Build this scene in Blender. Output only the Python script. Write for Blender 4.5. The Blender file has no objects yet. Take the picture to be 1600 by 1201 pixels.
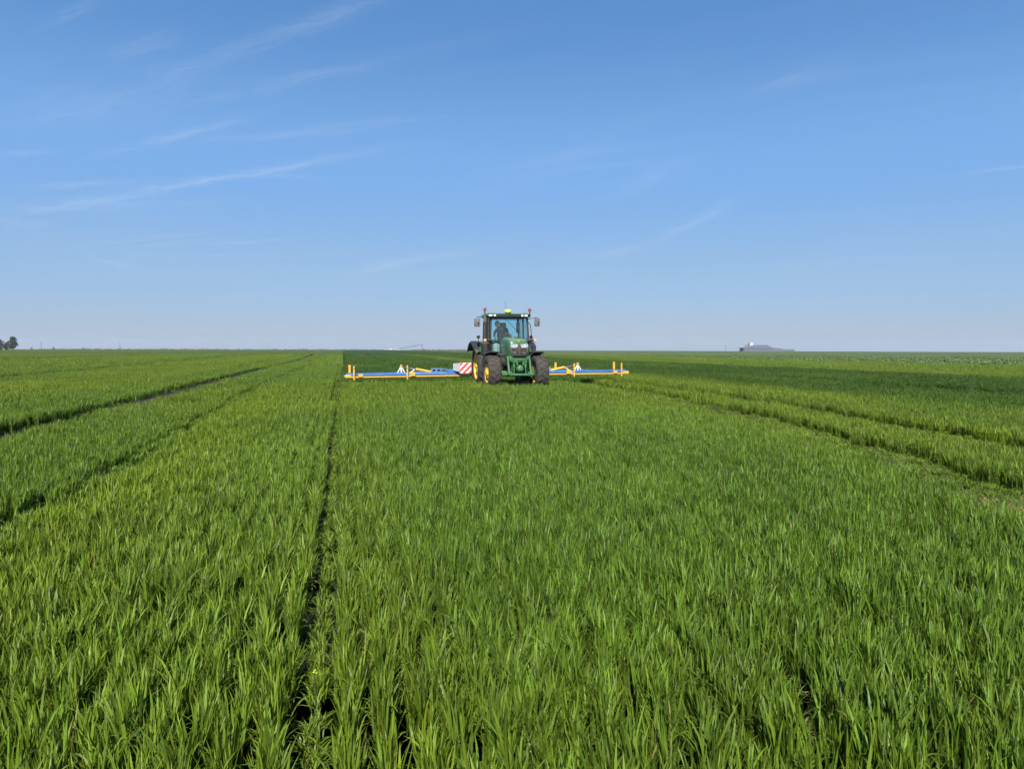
import bpy, math, random
import numpy as np
from mathutils import Vector, Matrix

R = math.radians
sc = bpy.context.scene
C = sc.collection

# ------------------------------------------------------------------ camera
CAM_H = 1.65
cam_d = bpy.data.cameras.new('camera')
cam = bpy.data.objects.new('camera', cam_d)
C.objects.link(cam)
cam_d.sensor_width = 36.0
cam_d.lens = 27.0
cam_d.clip_start = 0.05
cam_d.clip_end = 12000
cam.matrix_world = (Matrix.Translation((0, 0, CAM_H)) @ Matrix.Rotation(R(90) - math.atan(56 / 1200), 4, 'X')
                    @ Matrix.Rotation(R(0.16), 4, 'Z'))
sc.camera = cam

# ------------------------------------------------------------------ light
SUN_AZ, SUN_EL = 184.0, 41.0
sunv = Vector((math.sin(R(SUN_AZ)) * math.cos(R(SUN_EL)), math.cos(R(SUN_AZ)) * math.cos(R(SUN_EL)), math.sin(R(SUN_EL))))
sl = bpy.data.lights.new('sun', 'SUN')
sl.energy = 5.0
sl.angle = R(0.5)
sl.color = (1.0, 0.95, 0.87)
sun = bpy.data.objects.new('sun', sl)
sun.rotation_euler = sunv.to_track_quat('Z', 'Y').to_euler()
C.objects.link(sun)

world = bpy.data.worlds.new('World')
sc.world = world
world.use_nodes = True
wt = world.node_tree
wt.nodes.clear()


class NT:
    """small helper for node trees"""
    def __init__(s, tree): s.t = tree
    def n(s, typ, **kw):
        nd = s.t.nodes.new(typ)
        for k, v in kw.items(): setattr(nd, k, v)
        return nd
    def link(s, a, b): s.t.links.new(a, b)
    def put(s, sock, v):
        if isinstance(v, bpy.types.NodeSocket): s.link(v, sock)
        elif v is not None: sock.default_value = v
    def m(s, op, a, b=None, c=None, clamp=False):
        nd = s.n('ShaderNodeMath', operation=op, use_clamp=clamp)
        for i, v in enumerate((a, b, c)):
            if v is not None: s.put(nd.inputs[i], v)
        return nd.outputs[0]
    def vm(s, op, a, b=None):
        nd = s.n('ShaderNodeVectorMath', operation=op)
        s.put(nd.inputs[0], a)
        if b is not None: s.put(nd.inputs[1], b)
        return nd.outputs['Value'] if op in ('DOT_PRODUCT', 'LENGTH') else nd.outputs[0]
    def noise(s, vec, scale, detail=3, rough=0.5, dist=0.0):
        nd = s.n('ShaderNodeTexNoise')
        if vec is not None: s.link(vec, nd.inputs['Vector'])
        nd.inputs['Scale'].default_value = scale
        nd.inputs['Detail'].default_value = detail
        nd.inputs['Roughness'].default_value = rough
        nd.inputs['Distortion'].default_value = dist
        return nd.outputs['Fac']
    def mr(s, v, a, b, c=0.0, d=1.0, smooth=False):
        nd = s.n('ShaderNodeMapRange', clamp=True)
        if smooth: nd.interpolation_type = 'SMOOTHSTEP'
        s.put(nd.inputs['Value'], v)
        for k, x in zip(('From Min', 'From Max', 'To Min', 'To Max'), (a, b, c, d)): nd.inputs[k].default_value = x
        return nd.outputs['Result']
    def mix(s, f, a, b, blend='MIX'):
        nd = s.n('ShaderNodeMix', data_type='RGBA', blend_type=blend)
        s.put(nd.inputs[0], f); s.put(nd.inputs[6], a); s.put(nd.inputs[7], b)
        return nd.outputs[2]
    def ramp(s, fac, stops, interp='LINEAR'):
        nd = s.n('ShaderNodeValToRGB')
        cr = nd.color_ramp
        cr.interpolation = interp
        while len(cr.elements) < len(stops): cr.elements.new(0.5)
        for e, (p, c) in zip(cr.elements, stops):
            e.position = p; e.color = tuple(c) + (1,)
        s.link(fac, nd.inputs[0])
        return nd.outputs[0]


w = NT(wt)
sky = w.n('ShaderNodeTexSky', sky_type='NISHITA')
sky.sun_disc = False
sky.sun_elevation = R(SUN_EL)
sky.sun_rotation = R(SUN_AZ)
sky.altitude = 100
sky.air_density = 1.0
sky.dust_density = 0.35
sky.ozone_density = 2.0
# thin cirrus: drawn on a flat layer high above (direction divided by its height)
geo = w.n('ShaderNodeTexCoord').outputs['Generated']
sep = w.n('ShaderNodeSeparateXYZ'); w.link(geo, sep.inputs[0])
zc = w.m('MAXIMUM', sep.outputs[2], 0.02)
px = w.m('DIVIDE', sep.outputs[0], zc); py = w.m('DIVIDE', sep.outputs[1], zc)
D = Vector((0.86, -0.51)).normalized()
al0 = w.m('ADD', w.m('MULTIPLY', px, D.x), w.m('MULTIPLY', py, D.y))
cr0 = w.m('ADD', w.m('MULTIPLY', px, -D.y), w.m('MULTIPLY', py, D.x))
comb = w.n('ShaderNodeCombineXYZ'); w.link(px, comb.inputs[0]); w.link(py, comb.inputs[1])
warp = w.m('SUBTRACT', w.noise(comb.outputs[0], 1.3, 6, 0.62), 0.5)
cr1 = w.m('ADD', cr0, w.m('MULTIPLY', warp, 0.42))
st = w.n('ShaderNodeCombineXYZ'); w.link(w.m('MULTIPLY', al0, 0.42), st.inputs[0]); w.link(w.m('MULTIPLY', cr1, 3.2), st.inputs[1])
fib = w.noise(st.outputs[0], 1.6, 7, 0.62)
patch = w.mr(w.noise(comb.outputs[0], 0.35, 2, 0.5), 0.42, 0.72, 0, 1, True)
wisps = w.m('MULTIPLY', w.mr(fib, 0.42, 0.85, 0, 0.35), patch)
fine = w.n('ShaderNodeCombineXYZ'); w.link(w.m('MULTIPLY', al0, 1.4), fine.inputs[0]); w.link(w.m('MULTIPLY', cr1, 16.0), fine.inputs[1])
fibf = w.mr(w.noise(fine.outputs[0], 1.9, 7, 0.68), 0.36, 0.70, 0.0, 1.25)


def plane(x, y):                      # a bearing in the sky, given as it lies in the field of view
    k = 545.0 - y
    return (x - 800.0) / k, 1200.0 / k


STREAKS = [((90, 52), (165, 18), 0.022, 0.5), ((300, 125), (640, -15), 0.05, 0.42), ((320, 168), (690, 84), 0.05, 0.32),
           ((185, 246), (375, 192), 0.045, 0.55), ((0, 250), (90, 243), 0.05, 0.45), ((60, 335), (300, 292), 0.09, 0.6),
           ((270, 300), (530, 252), 0.06, 0.85), ((340, 384), (430, 378), 0.07, 0.6), ((150, 405), (215, 425), 0.10, 0.55),
           ((540, 430), (700, 398), 0.22, 0.6), ((1040, 372), (1125, 322), 0.09, 0.55), ((940, 402), (1010, 380), 0.10, 0.4),
           ((1480, 275), (1700, 250), 0.06, 0.5), ((340, 465), (510, 455), 0.3, 0.5), ((0, 352), (60, 352), 0.2, 0.4),
           ((60, 300), (210, 290), 0.09, 0.5), ((400, 275), (520, 285), 0.05, 0.35), ((330, 225), (560, 205), 0.07, 0.4), ((200, 100), (280, 70), 0.05, 0.35), ((520, 200), (660, 190), 0.05, 0.3),
           ((20, 330), (330, 322), 0.16, 0.35), ((0, 205), (330, 140), 0.16, 0.25), ((250, 400), (520, 405), 0.2, 0.3), ((720, 470), (900, 455), 0.3, 0.4), ((0, 500), (250, 480), 0.5, 0.3),
           ((960, 310), (1060, 260), 0.08, 0.3), ((1180, 150), (1330, 90), 0.06, 0.16), ((880, 250), (1020, 190), 0.05, 0.12)]
tot = wisps
for a, b, wd, amp in STREAKS:
    ax, ay = plane(*a); bx, by = plane(*b)
    mx, my = (ax + bx) / 2, (ay + by) / 2
    dx, dy = bx - ax, by - ay
    ln = math.hypot(dx, dy); dx /= ln; dy /= ln
    rx = w.m('SUBTRACT', px, mx); ry = w.m('SUBTRACT', py, my)
    a_ = w.m('ADD', w.m('MULTIPLY', rx, dx), w.m('MULTIPLY', ry, dy))
    b_ = w.m('ADD', w.m('ADD', w.m('MULTIPLY', rx, -dy), w.m('MULTIPLY', ry, dx)), w.m('MULTIPLY', warp, wd * 5.0))
    q = w.m('ADD', w.m('POWER', w.m('ABSOLUTE', w.m('DIVIDE', a_, ln * 0.55)), 2.0), w.m('POWER', w.m('ABSOLUTE', w.m('DIVIDE', b_, wd)), 2.0))
    g = w.m('MULTIPLY', w.m('EXPONENT', w.m('MULTIPLY', q, -1.0)), amp)
    tot = w.m('ADD', tot, w.m('MULTIPLY', g, fibf))
fac = w.m('MULTIPLY', w.m('MULTIPLY', tot, 0.30), w.mr(sep.outputs[2], 0.03, 0.10))
hsv = w.n('ShaderNodeHueSaturation'); hsv.inputs['Saturation'].default_value = 1.17; hsv.inputs['Value'].default_value = 0.99; hsv.inputs['Hue'].default_value = 0.503
w.link(sky.outputs[0], hsv.inputs['Color'])
# clear summer air: fuller blue low down, thin blue-grey haze along the whole horizon
lay = w.ramp(w.mr(sep.outputs[2], 0.0, 1.0), [(0.0, (.278, .368, .515)), (0.08, (.232, .380, .610)), (0.21, (.168, .355, .680)), (0.41, (.086, .232, .515)), (1.0, (.045, .130, .330))], 'EASE')
lay = w.vm('MULTIPLY', lay, (10, 10, 10))
skyc = w.mix(0.85, hsv.outputs[0], lay)
skyc = w.mix(fac, skyc, (7.4, 7.8, 8.6, 1))
bg = w.n('ShaderNodeBackground')
w.link(skyc, bg.inputs[0])
bg.inputs[1].default_value = 0.085
wo = w.n('ShaderNodeOutputWorld')
w.link(bg.outputs[0], wo.inputs[0])

sc.view_settings.view_transform = 'Standard'
sc.view_settings.look = 'None'
sc.view_settings.exposure = 0.52
sc.view_settings.gamma = 1.0
sc.cycles.max_bounces = 4
sc.cycles.diffuse_bounces = 2
sc.cycles.use_adaptive_sampling = True
sc.cycles.adaptive_threshold = 0.025
sc.cycles.adaptive_min_samples = 12
sc.cycles.glossy_bounces = 2
sc.cycles.transmission_bounces = 3
sc.cycles.transparent_max_bounces = 16

# ------------------------------------------------------------------ helpers
TH = R(12.4)                                   # the drill rows run 12.4 degrees to the left of the view
CT, ST = math.cos(TH), math.sin(TH)


def uv2xy(u, v): return u * CT - v * ST, u * ST + v * CT


def terrain(x, y):
    r = np.sqrt(np.asarray(x, float) ** 2 + np.asarray(y, float) ** 2)
    return -np.maximum(r - 360, 0) ** 2 * 2.4e-6 + 0.04 * np.sin(np.asarray(x) * .05 + 1) * np.sin(np.asarray(y) * .043) * np.clip((r - 15) / 40, 0, 1)


def tag(o, label=None, cat=None, group=None, kind=None):
    if label: o['label'] = label
    if cat: o['category'] = cat
    if group: o['group'] = group
    if kind: o['kind'] = kind
    return o


def empty(name, loc=(0, 0, 0), rz=0.0, parent=None):
    o = bpy.data.objects.new(name, None)
    o.empty_display_size = 0.3
    o.location = loc
    o.rotation_euler = (0, 0, rz)
    C.objects.link(o)
    o.parent = parent
    return o


class MB:
    def __init__(s): s.v = []; s.f = []; s.mi = []; s.cur = 0
    def add(s, vs, fs):
        o = len(s.v)
        s.v += [tuple(p) for p in vs]
        for f in fs: s.f.append(tuple(i + o for i in f)); s.mi.append(s.cur)
        return s
    def box(s, c, d, rot=None):
        hx, hy, hz = d[0] / 2, d[1] / 2, d[2] / 2
        vs = [Vector((x * hx, y * hy, z * hz)) for x in (-1, 1) for y in (-1, 1) for z in (-1, 1)]
        if rot is not None: vs = [rot @ p for p in vs]
        vs = [p + Vector(c) for p in vs]
        return s.add(vs, [(0, 1, 3, 2), (4, 6, 7, 5), (0, 4, 5, 1), (2, 3, 7, 6), (0, 2, 6, 4), (1, 5, 7, 3)])
    def tube(s, pts, r, n=10, cap=True):
        pts = [Vector(p) for p in pts]
        rs = r if isinstance(r, (list, tuple)) else [r] * len(pts)
        vs = []; fs = []; prev = None
        for i, p in enumerate(pts):
            t = (pts[min(i + 1, len(pts) - 1)] - pts[max(i - 1, 0)])
            t = t.normalized() if t.length > 1e-9 else Vector((0, 0, 1))
            if prev is None:
                a = Vector((0, 0, 1)) if abs(t.z) < .9 else Vector((1, 0, 0))
                nrm = t.cross(a).normalized()
            else:
                nrm = (prev - t * prev.dot(t)).normalized()
            prev = nrm; bn = t.cross(nrm)
            for k in range(n):
                q = 2 * math.pi * k / n
                vs.append(p + (nrm * math.cos(q) + bn * math.sin(q)) * rs[i])
        for i in range(len(pts) - 1):
            for k in range(n):
                k2 = (k + 1) % n
                fs.append((i * n + k, i * n + k2, (i + 1) * n + k2, (i + 1) * n + k))
        if cap:
            fs.append(tuple(range(n - 1, -1, -1))); fs.append(tuple((len(pts) - 1) * n + k for k in range(n)))
        return s.add(vs, fs)
    def lathe(s, prof, axis='z', c=(0, 0, 0), n=24, closed=False):
        vs = []; fs = []; m = len(prof)
        for k in range(n):
            q = 2 * math.pi * k / n
            for r, a in prof:
                p = {'x': (a, r * math.cos(q), r * math.sin(q)), 'y': (r * math.sin(q), a, r * math.cos(q)), 'z': (r * math.cos(q), r * math.sin(q), a)}[axis]
                vs.append(Vector(p) + Vector(c))
        for k in range(n):
            k2 = (k + 1) % n
            for i in range(m if closed else m - 1):
                j = (i + 1) % m
                fs.append((k * m + i, k2 * m + i, k2 * m + j, k * m + j))
        return s.add(vs, fs)
    def loft(s, rings, cap=True):
        n = len(rings[0]); vs = [p for r in rings for p in r]; fs = []
        for i in range(len(rings) - 1):
            for k in range(n):
                k2 = (k + 1) % n
                fs.append((i * n + k, i * n + k2, (i + 1) * n + k2, (i + 1) * n + k))
        if cap:
            fs.append(tuple(range(n - 1, -1, -1))); fs.append(tuple((len(rings) - 1) * n + k for k in range(n)))
        return s.add(vs, fs)
    def prism(s, poly, axis, a0, a1):
        def P(p, a): return {'x': (a, p[0], p[1]), 'y': (p[0], a, p[1]), 'z': (p[0], p[1], a)}[axis]
        return s.loft([[P(p, a0) for p in poly], [P(p, a1) for p in poly]])
    def mesh(s, name, mats, smooth=40):
        me = bpy.data.meshes.new(name)
        me.from_pydata(s.v, [], s.f)
        for m in (mats if isinstance(mats, (list, tuple)) else [mats]): me.materials.append(m)
        me.polygons.foreach_set('material_index', s.mi)
        me.update()
        import bmesh
        bm = bmesh.new(); bm.from_mesh(me)
        bmesh.ops.recalc_face_normals(bm, faces=bm.faces)
        bm.to_mesh(me); bm.free()
        if smooth:
            me.polygons.foreach_set('use_smooth', [True] * len(me.polygons))
            me.set_sharp_from_angle(angle=R(smooth))
        return me
    def build(s, name, mats, parent=None, bevel=0.0, smooth=40, loc=None):
        o = bpy.data.objects.new(name, s.mesh(name, mats, smooth))
        C.objects.link(o)
        o.parent = parent
        if loc is not None: o.location = loc
        if bevel:
            b = o.modifiers.new('bevel', 'BEVEL'); b.width = bevel; b.segments = 2; b.limit_method = 'ANGLE'; b.angle_limit = R(35)
        return o


def copy_tree(o, parent=None):
    c = o.copy(); C.objects.link(c); c.parent = parent
    for ch in list(o.children): copy_tree(ch, c)
    return c


def mat(name, col, rough=0.5, metal=0.0, spec=0.5, dust=0.0, dustcol=(0.30, 0.26, 0.19), up=0.0, var=0.12, scale=6.0, bump=0.0, coat=0.0, emit=None):
    m = bpy.data.materials.new(name); m.use_nodes = True
    t = NT(m.node_tree); m.node_tree.nodes.clear()
    out = t.n('ShaderNodeOutputMaterial'); p = t.n('ShaderNodeBsdfPrincipled')
    t.link(p.outputs[0], out.inputs[0])
    co = t.n('ShaderNodeTexCoord').outputs['Object']
    nz = t.noise(co, scale, 5, 0.6)
    c = t.mix(t.mr(nz, 0.3, 0.7), tuple(x * (1 - var) for x in col) + (1,), tuple(min(1, x * (1 + var)) for x in col) + (1,))
    rg = rough
    if dust or up:
        d = t.m('MULTIPLY', t.mr(t.noise(co, scale * 0.8, 6, 0.65), 0.32, 0.72), dust * 1.6)
        if up:
            nrm = t.n('ShaderNodeNewGeometry').outputs['Normal']
            sz = t.n('ShaderNodeSeparateXYZ'); t.link(nrm, sz.inputs[0])
            d = t.m('ADD', d, t.m('MULTIPLY', t.mr(sz.outputs[2], 0.55, 0.98, 0, 1, True), up))
        d = t.m('MINIMUM', d, 0.92)
        c = t.mix(d, c, dustcol + (1,))
        rg = t.m('ADD', rough, t.m('MULTIPLY', d, 0.9 - rough))
    t.put(p.inputs['Base Color'], c); t.put(p.inputs['Roughness'], rg)
    p.inputs['Metallic'].default_value = metal
    p.inputs['Specular IOR Level'].default_value = spec
    if coat: p.inputs['Coat Weight'].default_value = coat; p.inputs['Coat Roughness'].default_value = 0.15
    if emit:
        p.inputs['Emission Color'].default_value = emit[0] + (1,); p.inputs['Emission Strength'].default_value = emit[1]
    if bump:
        b = t.n('ShaderNodeBump'); b.inputs['Strength'].default_value = bump; b.inputs['Distance'].default_value = 0.01
        t.link(t.noise(co, scale * 5, 4, 0.6), b.inputs['Height']); t.link(b.outputs[0], p.inputs['Normal'])
    return m


def glass_mat(name, tint, refl=1.0, clear=1.0):
    m = bpy.data.materials.new(name); m.use_nodes = True
    t = NT(m.node_tree); m.node_tree.nodes.clear()
    out = t.n('ShaderNodeOutputMaterial')
    tr = t.n('ShaderNodeBsdfTransparent'); tr.inputs[0].default_value = tint + (1,)
    gl = t.n('ShaderNodeBsdfGlossy'); gl.inputs['Roughness'].default_value = 0.03
    fr = t.n('ShaderNodeFresnel'); fr.inputs[0].default_value = 1.45
    mx = t.n('ShaderNodeMixShader')
    t.link(t.m('MULTIPLY', fr.outputs[0], refl, clamp=True), mx.inputs[0]); t.link(tr.outputs[0], mx.inputs[1]); t.link(gl.outputs[0], mx.inputs[2])
    co = t.n('ShaderNodeTexCoord').outputs['Object']
    df = t.n('ShaderNodeBsdfDiffuse'); df.inputs[0].default_value = (0.42, 0.40, 0.34, 1)
    m2 = t.n('ShaderNodeMixShader')
    t.link(t.mr(t.noise(co, 4, 5, 0.6), 0.4, 0.8, 0.02, 0.14 * clear), m2.inputs[0])
    t.link(mx.outputs[0], m2.inputs[1]); t.link(df.outputs[0], m2.inputs[2])
    t.link(m2.outputs[0], out.inputs[0])
    return m


# ------------------------------------------------------------------ crop colour over the whole farm
def crop_colour(t):
    """colour of the wheat by the strip of the field it grows in (drill passes, headland, topped swath)"""
    pos = t.n('ShaderNodeNewGeometry').outputs['Position']
    nz = t.noise(pos, 0.6, 4, 0.6)
    u = t.vm('DOT_PRODUCT', pos, (CT, ST, 0))
    v = t.vm('DOT_PRODUCT', pos, (-ST, CT, 0))
    uj = t.m('ADD', u, t.m('MULTIPLY', t.m('SUBTRACT', nz, 0.5), 0.9))
    f = t.mr(uj, -60, 70)
    k = lambda x: (x + 60) / 130.0
    LT = (0.150, 0.226, 0.028); YL = (0.172, 0.232, 0.020); MD = (0.130, 0.208, 0.026); DK = (0.056, 0.108, 0.012); RT = (0.158, 0.224, 0.026); DG = (0.100, 0.178, 0.021)
    base = t.ramp(f, [(0.0, YL), (k(-40), LT), (k(-30), YL), (k(-18), LT), (k(-13), YL), (k(-8.5), YL), (k(-7.2), LT), (k(-3.2), LT), (k(-2.4), YL), (k(-1.0), YL), (k(-0.4), LT),
                      (k(0.2), MD), (k(5.5), MD), (k(9.5), RT), (k(13.2), RT), (k(15.8), DK), (k(32.4), DK), (k(33.2), RT), (k(57), YL), (1.0, RT)])
    # swath already worked by the machine behind the tractor
    behind = t.m('MULTIPLY', t.mr(v, 32.2, 33.4), t.m('MULTIPLY', t.mr(u, -0.3, 0.0), t.mr(u, 12.4, 13.0, 1, 0)))
    c = t.mix(behind, base, (0.050, 0.112, 0.013, 1))
    c = t.mix(t.m('MULTIPLY', t.mr(v, 60, 130), t.m('MULTIPLY', t.mr(u, 0.0, 0.4), t.mr(u, 40.0, 46.0, 1, 0))), c, t.mix(0.55, c, (0.065, 0.13, 0.018, 1)))
    big = t.noise(pos, 0.11, 3, 0.55)
    c = t.mix(t.mr(big, 0.42, 0.68, 0, 0.45), c, t.mix(0.6, c, (0.175, 0.232, 0.018, 1)))
    c = t.mix(t.mr(t.noise(pos, 0.27, 3, 0.55), 0.5, 0.75, 0, 0.4), c, (0.100, 0.180, 0.026, 1))
    return c, u, v, pos


def wheat_mat():
    m = bpy.data.materials.new('wheat_leaf'); m.use_nodes = True
    t = NT(m.node_tree); m.node_tree.nodes.clear()
    out = t.n('ShaderNodeOutputMaterial')
    c = t.n('ShaderNodeAttribute', attribute_name='macro', attribute_type='INSTANCER').outputs['Color']
    at = t.n('ShaderNodeAttribute', attribute_name='tint', attribute_type='GEOMETRY')
    sp = t.n('ShaderNodeSeparateColor'); t.link(at.outputs['Color'], sp.inputs[0])
    rnd, along, dead = sp.outputs[0], sp.outputs[1], sp.outputs[2]
    oi = t.n('ShaderNodeObjectInfo').outputs['Random']
    br = t.m('MULTIPLY', t.mr(rnd, 0, 1, 0.50, 1.42), t.mr(oi, 0, 1, 0.86, 1.14))
    sc_ = t.vm('MULTIPLY', c, (1, 1, 1))
    mul = t.n('ShaderNodeVectorMath', operation='SCALE'); t.link(sc_, mul.inputs[0]); t.link(br, mul.inputs['Scale'])
    c = mul.outputs[0]
    # some leaves bluish, some yellow; young tips a little yellower
    c = t.mix(t.mr(t.m('FRACT', t.m('MULTIPLY', rnd, 7.31)), 0.55, 1.0, 0, 0.45), c, t.vm('MULTIPLY', c, (0.7, 0.95, 1.35)))
    c = t.mix(t.mr(t.m('FRACT', t.m('MULTIPLY', rnd, 13.7)), 0.7, 1.0, 0, 0.55), c, t.vm('MULTIPLY', c, (1.5, 1.12, 0.7)))
    c = t.mix(t.mr(along, 0.7, 1.0, 0, 0.25), c, t.vm('MULTIPLY', c, (1.35, 1.15, 0.8)))
    c = t.mix(dead, c, (0.30, 0.25, 0.09, 1))
    p = t.n('ShaderNodeBsdfPrincipled')
    t.link(c, p.inputs['Base Color'])
    p.inputs['Roughness'].default_value = 0.5
    p.inputs['Specular IOR Level'].default_value = 0.30
    tl = t.n('ShaderNodeBsdfTranslucent'); t.link(t.vm('MULTIPLY', c, (1.35, 1.3, 0.6)), tl.inputs[0])
    mx = t.n('ShaderNodeMixShader'); mx.inputs[0].default_value = 0.24
    t.link(p.outputs[0], mx.inputs[1]); t.link(tl.outputs[0], mx.inputs[2]); t.link(mx.outputs[0], out.inputs[0])
    return m


def soil_mat():
    m = bpy.data.materials.new('soil'); m.use_nodes = True
    t = NT(m.node_tree); m.node_tree.nodes.clear()
    out = t.n('ShaderNodeOutputMaterial'); p = t.n('ShaderNodeBsdfPrincipled'); t.link(p.outputs[0], out.inputs[0])
    pos = t.n('ShaderNodeNewGeometry').outputs['Position']
    c = t.ramp(t.noise(pos, 9, 6, 0.65), [(0.25, (0.020, 0.014, 0.009)), (0.6, (0.050, 0.036, 0.022)), (0.8, (0.085, 0.064, 0.040))])
    t.link(c, p.inputs['Base Color']); p.inputs['Roughness'].default_value = 0.95
    b = t.n('ShaderNodeBump'); b.inputs['Strength'].default_value = 0.9; b.inputs['Distance'].default_value = 0.05
    t.link(t.noise(pos, 22, 6, 0.65), b.inputs['Height']); t.link(b.outputs[0], p.inputs['Normal'])
    return m


def far_crop_mat():
    m = bpy.data.materials.new('distant_crop'); m.use_nodes = True
    t = NT(m.node_tree); m.node_tree.nodes.clear()
    out = t.n('ShaderNodeOutputMaterial'); p = t.n('ShaderNodeBsdfPrincipled'); t.link(p.outputs[0], out.inputs[0])
    c, u, v, pos = crop_colour(t)
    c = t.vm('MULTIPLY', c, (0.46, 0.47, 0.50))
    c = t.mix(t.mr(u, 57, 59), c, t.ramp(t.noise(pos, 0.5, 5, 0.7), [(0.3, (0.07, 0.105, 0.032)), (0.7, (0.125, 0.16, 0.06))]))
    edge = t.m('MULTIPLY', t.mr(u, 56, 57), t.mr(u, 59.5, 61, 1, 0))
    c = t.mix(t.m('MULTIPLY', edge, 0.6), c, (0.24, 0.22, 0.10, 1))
    t.link(c, p.inputs['Base Color']); p.inputs['Roughness'].default_value = 0.9; p.inputs['Specular IOR Level'].default_value = 0.1
    b = t.n('ShaderNodeBump'); b.inputs['Strength'].default_value = 0.6; b.inputs['Distance'].default_value = 0.3
    t.link(t.noise(pos, 2.0, 4, 0.6), b.inputs['Height']); t.link(b.outputs[0], p.inputs['Normal'])
    return m


def beet_mat():
    m = bpy.data.materials.new('beet_leaf'); m.use_nodes = True
    t = NT(m.node_tree); m.node_tree.nodes.clear()
    out = t.n('ShaderNodeOutputMaterial'); p = t.n('ShaderNodeBsdfPrincipled')
    oi = t.n('ShaderNodeObjectInfo').outputs['Random']
    pos = t.n('ShaderNodeNewGeometry').outputs['Position']
    c = t.ramp(oi, [(0.0, (0.075, 0.125, 0.035)), (0.6, (0.12, 0.18, 0.055)), (0.96, (0.15, 0.21, 0.08)), (1.0, (0.22, 0.26, 0.14))])
    c = t.mix(t.mr(t.noise(pos, 0.08, 3, 0.5), 0.45, 0.7, 0, 0.4), c, (0.11, 0.13, 0.045, 1))
    t.link(c, p.inputs['Base Color']); p.inputs['Roughness'].default_value = 0.75; p.inputs['Specular IOR Level'].default_value = 0.15
    t.link(p.outputs[0], out.inputs[0])
    return m


# ------------------------------------------------------------------ ground
def polar_sheet(name, radii, zoff, material, nseg=160, inner=True):
    vs = []; fs = []
    for r in radii:
        for k in range(nseg):
            a = 2 * math.pi * k / nseg
            x, y = r * math.cos(a), r * math.sin(a)
            vs.append((x, y, float(terrain(x, y)) + zoff))
    n = len(radii)
    for i in range(n - 1):
        for k in range(nseg):
            k2 = (k + 1) % nseg
            fs.append((i * nseg + k, i * nseg + k2, (i + 1) * nseg + k2, (i + 1) * nseg + k))
    if inner: fs.append(tuple(range(nseg)))
    me = bpy.data.meshes.new(name); me.from_pydata(vs, [], fs); me.materials.append(material); me.update()
    me.polygons.foreach_set('use_smooth', [True] * len(me.polygons))
    o = bpy.data.objects.new(name, me); C.objects.link(o)
    return o


RF = 175.0
ground = polar_sheet('ground', [4, 8, 14, 22, 34, 50, 75, 110, 150, 200, 280, 360, 450, 600, 800, 1100, 1500, 2200, 3200], 0.0, soil_mat())
tag(ground, 'brown soil showing between the wheat rows', kind='structure')
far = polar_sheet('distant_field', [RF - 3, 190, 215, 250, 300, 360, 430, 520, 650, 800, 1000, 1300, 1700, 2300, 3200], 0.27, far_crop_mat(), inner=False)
tag(far, 'smooth green fields running out to the horizon', kind='structure')

# ------------------------------------------------------------------ wheat
rng = np.random.default_rng(11)
WHEAT = wheat_mat()


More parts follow.
